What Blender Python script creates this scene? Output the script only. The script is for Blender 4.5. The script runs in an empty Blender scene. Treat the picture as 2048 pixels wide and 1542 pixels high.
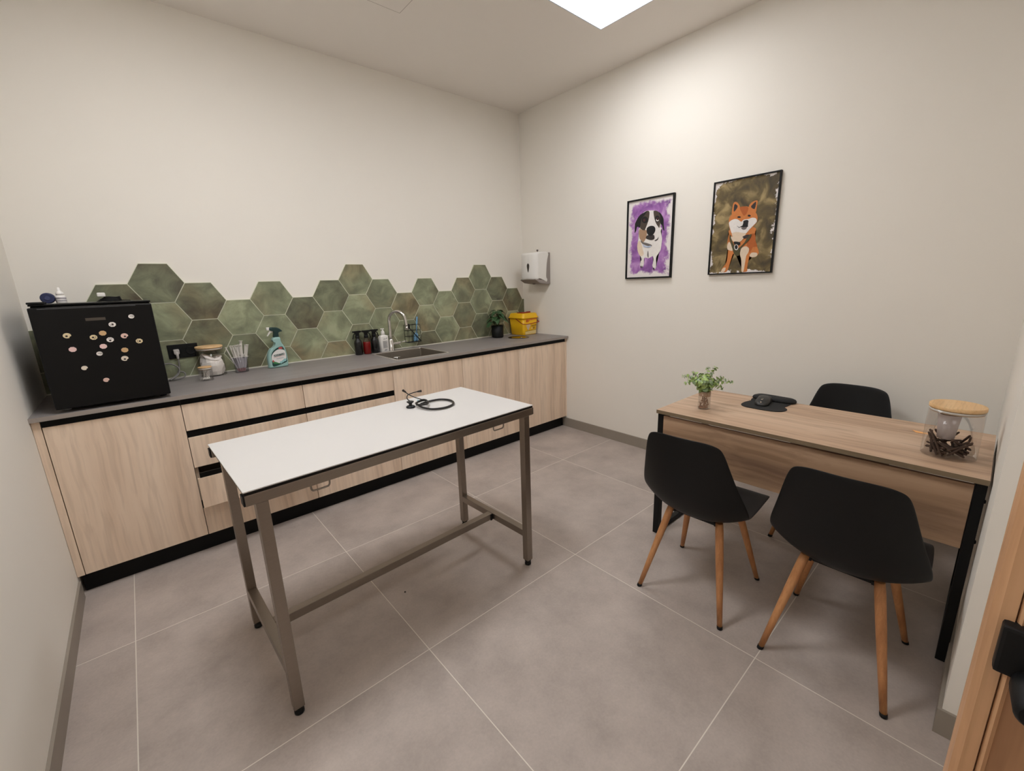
import bpy, bmesh, math, random
from mathutils import Vector, Matrix
random.seed(7)
S = bpy.context.scene
COL = S.collection
PI = math.pi
# ---------------------------------------------------------------- camera
cam = bpy.data.objects.new('camera', bpy.data.cameras.new('camera')); COL.objects.link(cam)
def cam_axes(yaw, pitch, roll):
    y, p, r = map(math.radians, (yaw, pitch, roll))
    fw = Vector((math.sin(y)*math.cos(p), math.cos(y)*math.cos(p), math.sin(p)))
    rt = fw.cross(Vector((0, 0, 1))).normalized(); up = rt.cross(fw)
    return math.cos(r)*rt + math.sin(r)*up, -math.sin(r)*rt + math.cos(r)*up, fw
_r, _u, _f = cam_axes(40.8618, -13.3895, -1.8986)
cam.matrix_world = Matrix(((_r.x, _u.x, -_f.x, -3.1328), (_r.y, _u.y, -_f.y, -3.3927), (_r.z, _u.z, -_f.z, 1.4318), (0, 0, 0, 1)))
cam.data.sensor_fit = 'HORIZONTAL'; cam.data.sensor_width = 36; cam.data.lens = 36*856.55/2048
cam.data.clip_start = 0.02; cam.data.clip_end = 60
S.camera = cam
# ---------------------------------------------------------------- world and exposure
W = bpy.data.worlds.new('world'); S.world = W; W.use_nodes = True
W.node_tree.nodes['Background'].inputs[0].default_value = (1.0, 0.93, 0.85, 1)
W.node_tree.nodes['Background'].inputs[1].default_value = 0.10
S.view_settings.view_transform = 'Standard'; S.view_settings.look = 'None'
S.view_settings.exposure = 0.68; S.view_settings.gamma = 1; S.view_settings.use_curve_mapping = False
PANEL_STRENGTH = 12.0          # the ceiling panels light the room; two of them are added out of view
PANEL_COLOR = (0.945, 0.965, 1.0)
# ---------------------------------------------------------------- room dimensions
H = 3.018; L = 3.56; CH = 0.92; CD = 0.6275; FD = 0.607; PD = 0.559; KZ = 0.108; RZ = 0.867
YC = -3.45
# ---------------------------------------------------------------- materials
def lin(c):
    return tuple(((v/255)/12.92 if v/255 <= .04045 else ((v/255+.055)/1.055)**2.4) for v in c)
MATS = {}
def nodes(name):
    m = bpy.data.materials.new(name); m.use_nodes = True
    nt = m.node_tree; b = nt.nodes['Principled BSDF']; MATS[name] = m
    return m, nt, b
def mat(name, c, rough=.5, metal=0, var=.06, scale=12, bump=0, bscale=80, spec=.5, emit=None, stretch=(1, 1, 1)):
    m, nt, b = nodes(name)
    c = lin(c); N = nt.nodes; K = nt.links
    tc = N.new('ShaderNodeTexCoord'); mp = N.new('ShaderNodeMapping'); mp.inputs['Scale'].default_value = stretch
    K.new(tc.outputs['Object'], mp.inputs[0])
    no = N.new('ShaderNodeTexNoise'); no.inputs['Scale'].default_value = scale; no.inputs['Detail'].default_value = 4
    K.new(mp.outputs[0], no.inputs[0])
    mx = N.new('ShaderNodeMix'); mx.data_type = 'RGBA'
    mx.inputs[6].default_value = tuple(v*(1-var) for v in c)+(1,); mx.inputs[7].default_value = tuple(min(1, v*(1+var)) for v in c)+(1,)
    K.new(no.outputs[0], mx.inputs[0]); K.new(mx.outputs[2], b.inputs['Base Color'])
    b.inputs['Roughness'].default_value = rough; b.inputs['Metallic'].default_value = metal
    b.inputs['Specular IOR Level'].default_value = spec
    if bump:
        n2 = N.new('ShaderNodeTexNoise'); n2.inputs['Scale'].default_value = bscale; n2.inputs['Detail'].default_value = 3
        K.new(mp.outputs[0], n2.inputs[0])
        bp = N.new('ShaderNodeBump'); bp.inputs['Strength'].default_value = bump; bp.inputs['Distance'].default_value = .002
        K.new(n2.outputs[0], bp.inputs['Height']); K.new(bp.outputs[0], b.inputs['Normal'])
    if emit:
        b.inputs['Emission Color'].default_value = tuple(emit[:3])+(1,); b.inputs['Emission Strength'].default_value = emit[3]
    return m
def wood(name, c1, c2, c3, axis='Z', rough=.5, freq=26, along=1.1, warp=.9, fine=.26):
    m, nt, b = nodes(name); N = nt.nodes; K = nt.links
    tc = N.new('ShaderNodeTexCoord'); mp = N.new('ShaderNodeMapping')
    s = [freq, freq, freq]; s['XYZ'.index(axis)] = along
    mp.inputs['Scale'].default_value = s; K.new(tc.outputs['Object'], mp.inputs[0])
    # slow warp so the grain wanders
    wn = N.new('ShaderNodeTexNoise'); wn.inputs['Scale'].default_value = 2.2; K.new(tc.outputs['Object'], wn.inputs[0])
    va = N.new('ShaderNodeVectorMath'); va.operation = 'MULTIPLY_ADD'; va.inputs[1].default_value = (warp, warp, warp*.5)
    K.new(wn.outputs[1], va.inputs[0]); K.new(mp.outputs[0], va.inputs[2])
    n1 = N.new('ShaderNodeTexNoise'); n1.inputs['Scale'].default_value = .42; n1.inputs['Detail'].default_value = 5; n1.inputs['Roughness'].default_value = .6
    K.new(va.outputs[0], n1.inputs[0])
    n2 = N.new('ShaderNodeTexNoise'); n2.inputs['Scale'].default_value = 3.2; n2.inputs['Detail'].default_value = 3
    K.new(va.outputs[0], n2.inputs[0])
    r = N.new('ShaderNodeValToRGB'); r.color_ramp.elements[0].position = .30; r.color_ramp.elements[0].color = lin(c3)+(1,)
    e = r.color_ramp.elements.new(.47); e.color = lin(c2)+(1,)
    r.color_ramp.elements[-1].position = .62; r.color_ramp.elements[-1].color = lin(c1)+(1,)
    K.new(n1.outputs[0], r.inputs[0])
    mx = N.new('ShaderNodeMix'); mx.data_type = 'RGBA'; mx.blend_type = 'MULTIPLY'; mx.inputs[0].default_value = fine
    r2 = N.new('ShaderNodeValToRGB'); r2.color_ramp.elements[0].position = .36; r2.color_ramp.elements[0].color = (.55, .5, .46, 1); r2.color_ramp.elements[1].position = .52
    K.new(n2.outputs[0], r2.inputs[0]); K.new(r.outputs[0], mx.inputs[6]); K.new(r2.outputs[0], mx.inputs[7])
    K.new(mx.outputs[2], b.inputs['Base Color']); b.inputs['Roughness'].default_value = rough
    bp = N.new('ShaderNodeBump'); bp.inputs['Strength'].default_value = .12; bp.inputs['Distance'].default_value = .001
    K.new(n2.outputs[0], bp.inputs['Height']); K.new(bp.outputs[0], b.inputs['Normal'])
    return m
def glass(name, tint=(1, 1, 1), refl=.40):
    m = bpy.data.materials.new(name); m.use_nodes = True; nt = m.node_tree; N = nt.nodes; K = nt.links
    N.clear(); out = N.new('ShaderNodeOutputMaterial'); tr = N.new('ShaderNodeBsdfTransparent'); tr.inputs[0].default_value = tint+(1,)
    gl = N.new('ShaderNodeBsdfGlossy'); gl.inputs['Roughness'].default_value = .03
    fr = N.new('ShaderNodeFresnel'); fr.inputs[0].default_value = 1.45
    mu = N.new('ShaderNodeMath'); mu.operation = 'MULTIPLY'; mu.inputs[1].default_value = refl
    K.new(fr.outputs[0], mu.inputs[0]); mx = N.new('ShaderNodeMixShader')
    K.new(mu.outputs[0], mx.inputs[0]); K.new(tr.outputs[0], mx.inputs[1]); K.new(gl.outputs[0], mx.inputs[2]); K.new(mx.outputs[0], out.inputs[0])
    MATS[name] = m; return m
WALL = mat('wall_paint', (240, 234, 224), .85, var=.02, scale=1.2, bump=.035, bscale=160, spec=.2)
CEIL = mat('ceiling_paint', (242, 235, 227), .9, var=.015, scale=1, spec=.15)
CABW = wood('light_elm', (243, 220, 196), (237, 212, 187), (220, 193, 167), 'Z', .55, 17, .8)
DESKW = wood('desk_oak', (210, 181, 154), (194, 162, 134), (154, 124, 102), 'Y', .5, 11, .9, fine=.42)
DESKE = wood('desk_edge', (140, 120, 94), (128, 110, 85), (112, 94, 74), 'Y', .6, 26, 1.6)
LEGW = wood('beech_leg', (205, 148, 98), (192, 134, 86), (170, 114, 70), 'Z', .45, 60, 3)
BAMB = wood('bamboo', (234, 196, 146), (226, 184, 132), (208, 164, 112), 'X', .5, 45, 3)
DOORW = wood('door_oak', (196, 150, 112), (180, 134, 98), (158, 112, 80), 'Z', .5, 26, 1.4)
BLACK = mat('black_matt', (14, 14, 14), .5, var=.05, spec=.25)
BLKPL = mat('black_plastic', (14, 14, 15), .5, var=.04, bump=.05, bscale=400, spec=.3)
RAILB = mat('black_rail', (8, 8, 8), .5, var=.03, spec=.15)
FRIDGEB = mat('fridge_black', (9, 9, 10), .3, var=.04, spec=.25)
STEEL = mat('brushed_steel', (150, 140, 130), .36, metal=.95, var=.08, scale=30, stretch=(1, 8, 8))
CHROME = mat('chrome', (215, 213, 210), .1, metal=1, var=.01)
SINKM = mat('sink_steel', (150, 141, 130), .38, metal=.75, var=.06, scale=30)
WHITE = mat('white_plastic', (232, 228, 222), .4, var=.02)
WHITET = mat('white_laminate', (212, 208, 204), .45, var=.01)
GREYP = mat('grey_plastic', (150, 140, 134), .5, var=.03)
PAPER = mat('white_paper', (232, 224, 216), .8, var=.03, bump=.2, bscale=60)
GLASS = glass('clear_glass')
GLASSG = glass("smoky_glass", (.9, .9, .92), .3)
# ---------------------------------------------------------------- mesh helpers
def box(bm, x0, x1, y0, y1, z0, z1, bev=0, mi=0):
    n0 = len(bm.verts)
    vs = [bm.verts.new((x, y, z)) for z in (z0, z1) for y in (y0, y1) for x in (x0, x1)]
    fs = [bm.faces.new([vs[i] for i in f]) for f in ((0, 2, 3, 1), (4, 5, 7, 6), (0, 1, 5, 4), (2, 6, 7, 3), (0, 4, 6, 2), (1, 3, 7, 5))]
    for f in fs: f.material_index = mi
    if bev:
        es = {e for f in fs for e in f.edges}
        r = bmesh.ops.bevel(bm, geom=list(es), offset=bev, segments=2, profile=.6, affect='EDGES')
        for f in r['faces']: f.material_index = mi
    return vs
def BX(*a, **k):
    bm = bmesh.new(); box(bm, *a, **k); return bm
def ring_loft(bm, rings, closed=True, caps=True, mi=0, smooth=True):
    R = [[bm.verts.new(p) for p in r] for r in rings]; n = len(R[0])
    for a, b in zip(R[:-1], R[1:]):
        for i in range(n if closed else n-1):
            j = (i+1) % n
            f = bm.faces.new((a[i], a[j], b[j], b[i])); f.smooth = smooth; f.material_index = mi
    if caps and closed:
        f = bm.faces.new(R[0][::-1]); f.material_index = mi
        f = bm.faces.new(R[-1]); f.material_index = mi
    return R
def lathe(bm, prof, c=(0, 0, 0), seg=28, caps=True, mi=0, sx=1, sy=1):
    rings = [[(c[0]+r*sx*math.cos(2*PI*i/seg), c[1]+r*sy*math.sin(2*PI*i/seg), c[2]+z) for i in range(seg)] for r, z in prof]
    return ring_loft(bm, rings, caps=caps, mi=mi)
def LT(prof, c=(0, 0, 0), seg=28, caps=True, **k):
    bm = bmesh.new(); lathe(bm, prof, c, seg, caps, **k); return bm
def cr(pts, n=6, closed=False):
    P = [Vector(p) for p in pts]; m = len(P); out = []
    rng = range(m if closed else m-1)
    for i in rng:
        if closed: a, b, c, d = P[(i-1) % m], P[i], P[(i+1) % m], P[(i+2) % m]
        else: a, b, c, d = P[max(i-1, 0)], P[i], P[i+1], P[min(i+2, m-1)]
        for k in range(n):
            t = k/n
            out.append(.5*((2*b)+(c-a)*t+(2*a-5*b+4*c-d)*t*t+(3*b-a-3*c+d)*t**3))
    if not closed: out.append(P[-1].copy())
    return out
def tube(bm, pts, r, seg=8, closed=False, smooth=6, mi=0, taper=None):
    P = cr(pts, smooth, closed) if smooth else [Vector(p) for p in pts]
    n = len(P); rings = []; nrm = None
    for i, p in enumerate(P):
        if closed: t = P[(i+1) % n]-P[i-1]
        else: t = P[min(i+1, n-1)]-P[max(i-1, 0)]
        t = t.normalized() if t.length > 1e-9 else Vector((0, 0, 1))
        if nrm is None:
            nrm = t.cross(Vector((0, 0, 1)))
            if nrm.length < .1: nrm = t.cross(Vector((1, 0, 0)))
        nrm = (nrm-t*nrm.dot(t)).normalized(); bn = t.cross(nrm)
        rr = r if taper is None else r+(taper-r)*i/(n-1)
        rings.append([p+rr*(math.cos(2*PI*k/seg)*nrm+math.sin(2*PI*k/seg)*bn) for k in range(seg)])
    if closed:
        R = [[bm.verts.new(q) for q in g] for g in rings]
        # best alignment for closing ring
        off = min(range(seg), key=lambda o: (R[-1][0].co-R[0][o].co).length)
        for i in range(n):
            a = R[i]; b = R[(i+1) % n]
            for k in range(seg):
                o = off if i == n-1 else 0
                f = bm.faces.new((a[k], a[(k+1) % seg], b[(k+1+o) % seg], b[(k+o) % seg])); f.smooth = True; f.material_index = mi
    else: ring_loft(bm, rings, mi=mi)
    return bm
def TB(pts, r, **k): return tube(bmesh.new(), pts, r, **k)
def prism(bm, poly, axis, a, b, mi=0):
    """poly: 2-D outline; extruded along axis from a to b"""
    def p3(u, v, w):
        return {'x': (w, u, v), 'y': (u, w, v), 'z': (u, v, w)}[axis]
    A = [bm.verts.new(p3(u, v, a)) for u, v in poly]; B = [bm.verts.new(p3(u, v, b)) for u, v in poly]
    n = len(poly); fs = [bm.faces.new(A), bm.faces.new(B[::-1])]
    for i in range(n): fs.append(bm.faces.new((A[i], B[i], B[(i+1) % n], A[(i+1) % n])))
    for f in fs: f.material_index = mi
    return fs
def PR(poly, axis, a, b, **k):
    bm = bmesh.new(); prism(bm, poly, axis, a, b, **k); return bm
def rrect(x0, x1, y0, y1, r, n=5):
    o = []
    for cx, cy, a0 in ((x1-r, y1-r, 0), (x0+r, y1-r, PI/2), (x0+r, y0+r, PI), (x1-r, y0+r, 1.5*PI)):
        for k in range(n+1):
            a = a0+PI/2*k/n; o.append((cx+r*math.cos(a), cy+r*math.sin(a)))
    return o
def obj(name, bm, m, parent=None, loc=None, rot=None, label=None, bevel=0, kind=None, smooth=False):
    bmesh.ops.recalc_face_normals(bm, faces=bm.faces)
    me = bpy.data.meshes.new(name); bm.to_mesh(me); bm.free()
    if smooth:
        for p in me.polygons: p.use_smooth = True
    for q in (m if isinstance(m, (list, tuple)) else [m]): me.materials.append(q)
    o = bpy.data.objects.new(name, me); COL.objects.link(o)
    if parent: o.parent = parent
    if loc: o.location = loc
    if rot: o.rotation_euler = rot
    if label: o['label'] = label
    if kind: o['kind'] = kind
    if bevel:
        md = o.modifiers.new('bevel', 'BEVEL'); md.width = bevel; md.segments = 2; md.limit_method = 'ANGLE'
    return o
def thing(name, label, cat, loc=(0, 0, 0), rz=0, group=None):
    o = bpy.data.objects.new(name, None); COL.objects.link(o); o.location = loc; o.rotation_euler = (0, 0, rz)
    o.empty_display_size = .05
    o['label'] = label; o['category'] = cat
    if group: o['group'] = group
    return o
def tag(o, label, cat, group=None):
    o['label'] = label; o['category'] = cat
    if group: o['group'] = group
    return o
def struct(name, bm, m, label=None, **k):
    o = obj(name, bm, m, **k); o['kind'] = 'structure'
    if label: o['label'] = label
    return o
def dup(root, loc, rz, label, rot=None):
    r = root.copy(); COL.objects.link(r); r.location = loc
    r.rotation_euler = rot if rot else (0, 0, rz); r['label'] = label
    for ch in list(root.children):
        c = ch.copy(); COL.objects.link(c); c.parent = r
        for g in list(ch.children):
            d = g.copy(); COL.objects.link(d); d.parent = c
    return r
def text_bm(s, size, font_depth=.0003):
    cu = bpy.data.curves.new('t', 'FONT'); cu.body = s; cu.size = size; cu.extrude = font_depth; cu.align_x = 'CENTER'; cu.align_y = 'CENTER'; cu.resolution_u = 2
    o = bpy.data.objects.new('t', cu); COL.objects.link(o)
    dg = bpy.context.evaluated_depsgraph_get(); me = o.evaluated_get(dg).to_mesh()
    bm = bmesh.new(); bm.from_mesh(me); o.evaluated_get(dg).to_mesh_clear()
    bpy.data.objects.remove(o); bpy.data.curves.remove(cu)
    return bm
def xf(bm, M):
    bmesh.ops.transform(bm, matrix=M, verts=bm.verts); return bm
FACE_Y = Matrix(((1, 0, 0, 0), (0, 0, -1, 0), (0, 1, 0, 0), (0, 0, 0, 1)))   # xy text -> stands in xz, faces -y
# ================================================================ ROOM SHELL
def grid_floor():
    m, nt, b = nodes('floor_tile'); N = nt.nodes; K = nt.links
    tc = N.new('ShaderNodeTexCoord'); sp = N.new('ShaderNodeSeparateXYZ'); K.new(tc.outputs['Object'], sp.inputs[0])
    def mth(op, a, b_=None, c=None):
        n = N.new('ShaderNodeMath'); n.operation = op
        for i, v in enumerate((a, b_, c)):
            if v is None: continue
            if isinstance(v, (int, float)): n.inputs[i].default_value = v
            else: K.new(v, n.inputs[i])
        return n.outputs[0]
    TS = .9006; TX = -.6661; TY = -1.1565
    cells = []; dist = []
    for out, t0 in ((sp.outputs[0], TX), (sp.outputs[1], TY)):
        u = mth('DIVIDE', mth('SUBTRACT', out, t0), TS)
        fl = mth('FLOOR', u); fr = mth('SUBTRACT', u, fl); cells.append(fl)
        dist.append(mth('MINIMUM', fr, mth('SUBTRACT', 1.0, fr)))
    d = mth('MINIMUM', dist[0], dist[1]); g = mth('LESS_THAN', d, .0019)
    cb = N.new('ShaderNodeCombineXYZ'); K.new(cells[0], cb.inputs[0]); K.new(cells[1], cb.inputs[1])
    wn = N.new('ShaderNodeTexWhiteNoise'); K.new(cb.outputs[0], wn.inputs[0])
    ad = N.new('ShaderNodeVectorMath'); ad.operation = 'MULTIPLY_ADD'; ad.inputs[1].default_value = (20, 20, 20)
    K.new(wn.outputs[1], ad.inputs[0]); K.new(tc.outputs['Object'], ad.inputs[2])
    n1 = N.new('ShaderNodeTexNoise'); n1.inputs['Scale'].default_value = 4.5; n1.inputs['Detail'].default_value = 8; n1.inputs['Roughness'].default_value = .62; K.new(ad.outputs[0], n1.inputs[0])
    n2 = N.new('ShaderNodeTexNoise'); n2.inputs['Scale'].default_value = 120; n2.inputs['Detail'].default_value = 3; K.new(ad.outputs[0], n2.inputs[0])
    r = N.new('ShaderNodeValToRGB'); r.color_ramp.elements[0].position = .3; r.color_ramp.elements[0].color = lin((172, 159, 150))+(1,)
    r.color_ramp.elements[1].position = .7; r.color_ramp.elements[1].color = lin((198, 184, 174))+(1,); K.new(n1.outputs[0], r.inputs[0])
    m2 = N.new('ShaderNodeMix'); m2.data_type = 'RGBA'; m2.blend_type = 'MULTIPLY'; m2.inputs[0].default_value = .18
    K.new(r.outputs[0], m2.inputs[6]); K.new(n2.outputs[0], m2.inputs[7])
    m3 = N.new('ShaderNodeMix'); m3.data_type = 'RGBA'; m3.inputs[7].default_value = lin((222, 214, 202))+(1,)
    K.new(g, m3.inputs[0]); K.new(m2.outputs[2], m3.inputs[6]); K.new(m3.outputs[2], b.inputs['Base Color'])
    b.inputs['Roughness'].default_value = .55; b.inputs['Specular IOR Level'].default_value = .35
    bp = N.new('ShaderNodeBump'); bp.inputs['Strength'].default_value = .15; bp.inputs['Distance'].default_value = .002
    hh = mth('SUBTRACT', n1.outputs[0], g); K.new(hh, bp.inputs['Height']); K.new(bp.outputs[0], b.inputs['Normal'])
    return m
FLOORM = grid_floor()
BASEM = mat('baseboard_tile', (150, 140, 128), .5, var=.08, scale=6)
YE = -4.45   # end of the entry passage behind the photographer
struct('floor', BX(-L-.1, .1, YE-.1, .1, -.05, 0), FLOORM, 'large grey stone-look floor tiles with pale joints')
struct('wall_back', BX(-L-.1, .1, 0, .1, 0, H), WALL, 'plain off-white wall above the green hexagon tiles')
struct('wall_right', BX(0, .1, -3.6, 0, 0, H), WALL, 'off-white wall with the two framed dog portraits')
struct('wall_left', BX(-L-.1, -L, YE-.1, 0, 0, H), WALL, 'off-white wall at the left end of the cabinets')
# front wall: stub beside the desk, set-back piece, and the passage the photographer stands in
struct('wall_front', BX(-1.44, 0, -3.62, YC, 0, H), WALL, 'off-white wall stub beside the right end of the desk')
struct('wall_front_recess', BX(-2.40, -1.44, -3.70, -3.60, 0, H), WALL)
struct('wall_entry_side', BX(-2.40, -2.30, YE, -3.70, 0, H), WALL)
struct('wall_entry_end', BX(-L, -2.30, YE-.1, YE, 0, H), WALL)
BH = .0895
struct('baseboard_right', BX(-.010, 0, YC, -.56, 0, BH), BASEM, 'grey tile baseboard under the dog portraits')
struct('baseboard_left', BX(-L, -L+.010, YE, -.62, 0, BH), BASEM)
bm = bmesh.new(); box(bm, -1.45, -1.44, -3.60, YC+.010, 0, BH); box(bm, -1.44, -.010, YC, YC+.010, 0, BH)
struct('baseboard_front', bm, BASEM, 'grey tile baseboard on the wall stub by the door')
# ceiling with panel openings
PAN = [(-1.12, -.52, -1.97, -1.37), (-3.03, -2.43, -1.97, -1.37), (-3.03, -2.43, -3.67, -3.07)]  # first panel is visible; the other two are unseen, added to even the light
bm = bmesh.new()
def ceil_piece(x0, x1, y0, y1): box(bm, x0, x1, y0, y1, H, H+.08)
ceil_piece(-L-.1, .1, -1.37, .1); ceil_piece(-L-.1, .1, -3.07, -1.97); ceil_piece(-L-.1, .1, YE-.1, -3.67)
ceil_piece(-L-.1, -3.03, -1.97, -1.37); ceil_piece(-2.43, -1.12, -1.97, -1.37); ceil_piece(-.52, .1, -1.97, -1.37)
ceil_piece(-L-.1, -3.03, -3.67, -3.07); ceil_piece(-2.43, .1, -3.67, -3.07)
struct('ceiling', bm, CEIL, 'plain off-white ceiling')
def panel_light(k):
    m = bpy.data.materials.new('panel_light'); m.use_nodes = True; b = m.node_tree.nodes['Principled BSDF']
    b.inputs['Emission Color'].default_value = PANEL_COLOR+(1,); b.inputs['Emission Strength'].default_value = PANEL_STRENGTH*k
    return m
FRAMEM = mat('panel_frame', (214, 220, 228), .5)
for i, (x0, x1, y0, y1) in enumerate(PAN):
    t = thing('ceiling_light', ('square flat light panel glowing white near the wall with the dog portraits', 'unseen square flat light panel added above the left end of the steel table', 'unseen square flat light panel added in the ceiling above the doorway')[i], 'ceiling light', ((x0+x1)/2, (y0+y1)/2, H))
    w = .30
    obj('diffuser', BX(-w+.008, w-.008, -w+.008, w-.008, (.030, .002, .002)[i], (.038, .010, .010)[i]), panel_light((.79, 1.38, .36)[i]), t)
    bm = bmesh.new()
    box(bm, -w, w, -w, -w+.008, (-.003, -.001, -.001)[i], .045); box(bm, -w, w, w-.008, w, (-.003, -.001, -.001)[i], .045); box(bm, -w, -w+.008, -w+.008, w-.008, (-.003, -.001, -.001)[i], .045); box(bm, w-.008, w, -w+.008, w-.008, (-.003, -.001, -.001)[i], .045)
    obj('panel_frame', bm, FRAMEM, t)
# access hatch outline in the ceiling
t = thing('ceiling_hatch', 'flush square access hatch drawn as a thin line in the ceiling', 'hatch', (-1.905, -1.02, H))
bm = bmesh.new(); w = .284; g = .0016
for a in ((-w, w, -w, -w+g), (-w, w, w-g, w), (-w, -w+g, -w, w), (w-g, w, -w, w)): box(bm, a[0], a[1], a[2], a[3], -.0012, 0)
obj('seam', bm, mat('hatch_seam', (150, 134, 122), .8), t)
obj('hatch_panel', BX(-w+g, w-g, -w+g, w-g, -.0008, 0), CEIL, t)
# doorway edge at the right
t = struct('door_1', BX(-2.445, -2.402, -4.25, -3.446, .008, 2.06, bev=.002), DOORW, 'open oak door leaf seen from its edge at the right')
bm = bmesh.new()
prism(bm, [(-2.452, -3.452), (-2.452, -3.440), (-2.448, -3.433), (-2.430, -3.4315), (-2.40, -3.4315), (-2.40, -3.446), (-2.444, -3.446), (-2.444, -3.452)], 'z', .005, 2.08)
obj('door_casing', bm, wood('casing_oak', (228, 182, 140), (214, 166, 124), (196, 148, 108), 'Z', .4, 26, 1.2), t)
bm = bmesh.new(); prism(bm, [(-2.450, -3.4605), (-2.455, -3.457), (-2.450, -3.4535), (-2.444, -3.4535), (-2.444, -3.4605)], 'z', .005, 2.08)
obj('door_seal_bead', bm, MATS['casing_oak'], t)
hb = BX(-2.468, -2.446, -3.500, -3.4435, .985, 1.045, bev=.004)
h = obj('door_latch', hb, BLKPL, t, label='black metal door latch')
bm = bmesh.new(); lathe(bm, [(.018, 0), (.019, .012), (.016, .05), (.012, .055)], (0, 0, 0), 20)
xf(bm, Matrix.Translation((-2.466, -3.476, .985)) @ Matrix.Rotation(-PI/2, 4, 'Y'))
obj('latch_knob', bm, BLKPL, h)
ART1=[
('white',[(0.305,0.648),(0.27,0.601),(0.268,0.536),(0.25,0.454),(0.248,0.389),(0.283,0.321),(0.328,0.286),(0.353,0.245),(0.325,0.211),(0.318,0.18),(0.345,0.148),(0.38,0.148),(0.405,0.171),(0.408,0.216),(0.41,0.258),(0.453,0.265),(0.503,0.253),(0.56,0.268),(0.6,0.275),(0.618,0.233),(0.608,0.193),(0.598,0.161),(0.62,0.128),(0.648,0.11),(0.678,0.133),(0.69,0.175),(0.675,0.206),(0.675,0.263),(0.723,0.31),(0.76,0.346),(0.775,0.424),(0.778,0.488),(0.743,0.568),(0.733,0.623)]),
('cream',[(0.25,0.454),(0.248,0.389),(0.283,0.321),(0.35,0.286),(0.398,0.316),(0.365,0.383),(0.333,0.451),(0.285,0.486)]),
('grey',[(0.49,0.353),(0.508,0.295),(0.503,0.256),(0.475,0.296)]),
('white',[(0.393,0.839),(0.448,0.843),(0.533,0.839),(0.615,0.828),(0.67,0.813),(0.728,0.778),(0.745,0.723),(0.738,0.646),(0.728,0.584),(0.708,0.516),(0.683,0.469),(0.618,0.434),(0.548,0.418),(0.475,0.443),(0.39,0.456),(0.315,0.501),(0.28,0.559),(0.285,0.616),(0.303,0.663),(0.298,0.776),(0.323,0.813)]),
('tan',[(0.283,0.633),(0.328,0.621),(0.438,0.606),(0.448,0.533),(0.415,0.486),(0.375,0.464),(0.3,0.509),(0.278,0.559)]),
('grey',[(0.33,0.491),(0.375,0.464),(0.475,0.443),(0.563,0.418),(0.563,0.401),(0.478,0.409),(0.378,0.436),(0.323,0.468)]),
('brown',[(0.478,0.834),(0.435,0.841),(0.35,0.819),(0.298,0.776),(0.298,0.664),(0.313,0.631),(0.38,0.609),(0.408,0.616),(0.458,0.691),(0.483,0.744),(0.493,0.806)]),
('black',[(0.435,0.841),(0.365,0.826),(0.295,0.808),(0.238,0.773),(0.183,0.713),(0.178,0.689),(0.195,0.654),(0.175,0.591),(0.208,0.613),(0.23,0.664),(0.29,0.653),(0.303,0.696),(0.328,0.758),(0.395,0.799)]),
('black',[(0.465,0.729),(0.458,0.711),(0.433,0.698),(0.4,0.694),(0.365,0.703),(0.338,0.719),(0.328,0.741),(0.335,0.761),(0.36,0.774),(0.393,0.778),(0.428,0.769),(0.455,0.751)]),
('maroon',[(0.408,0.731),(0.405,0.723),(0.395,0.716),(0.383,0.716),(0.37,0.719),(0.36,0.726),(0.358,0.734),(0.36,0.744),(0.368,0.749),(0.38,0.751),(0.395,0.748),(0.405,0.739)]),
('brown',[(0.588,0.829),(0.655,0.819),(0.713,0.786),(0.73,0.739),(0.728,0.669),(0.713,0.616),(0.685,0.634),(0.64,0.676),(0.603,0.734),(0.578,0.806)]),
('black',[(0.688,0.804),(0.74,0.776),(0.79,0.719),(0.8,0.649),(0.82,0.578),(0.795,0.588),(0.765,0.644),(0.735,0.661),(0.72,0.709),(0.723,0.754)]),
('black',[(0.713,0.721),(0.708,0.701),(0.69,0.688),(0.668,0.684),(0.643,0.693),(0.623,0.709),(0.615,0.729),(0.62,0.749),(0.635,0.763),(0.66,0.766),(0.685,0.758),(0.705,0.743)]),
('white',[(0.7,0.711),(0.695,0.703),(0.685,0.698),(0.668,0.696),(0.653,0.699),(0.64,0.708),(0.635,0.716),(0.638,0.724),(0.65,0.729),(0.665,0.731),(0.683,0.728),(0.695,0.719)]),
('maroon',[(0.698,0.724),(0.695,0.716),(0.685,0.709),(0.673,0.708),(0.66,0.713),(0.648,0.719),(0.645,0.729),(0.648,0.738),(0.658,0.744),(0.67,0.746),(0.683,0.743),(0.695,0.734)]),
('black',[(0.685,0.728),(0.685,0.723),(0.68,0.719),(0.675,0.719),(0.668,0.721),(0.663,0.724),(0.663,0.729),(0.663,0.734),(0.668,0.738),(0.673,0.738),(0.68,0.736),(0.685,0.733)]),
('dark',[(0.455,0.539),(0.525,0.543),(0.61,0.534),(0.62,0.489),(0.558,0.478),(0.488,0.489),(0.435,0.509)]),
('black',[(0.443,0.613),(0.463,0.639),(0.533,0.653),(0.603,0.641),(0.633,0.608),(0.62,0.569),(0.568,0.533),(0.513,0.533),(0.46,0.564)]),
('dark',[(0.623,0.466),(0.683,0.486),(0.705,0.511),(0.698,0.481),(0.655,0.463)]),
('blue',[(0.365,0.444),(0.405,0.421),(0.478,0.406),(0.55,0.409),(0.543,0.394),(0.48,0.389),(0.4,0.404)]),
('dark',[(0.335,0.161),(0.353,0.161),(0.36,0.138),(0.345,0.138)]),
('dark',[(0.365,0.16),(0.383,0.161),(0.378,0.14),(0.368,0.14)]),
('dark',[(0.62,0.128),(0.648,0.128),(0.653,0.105),(0.628,0.108)]),
]
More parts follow.
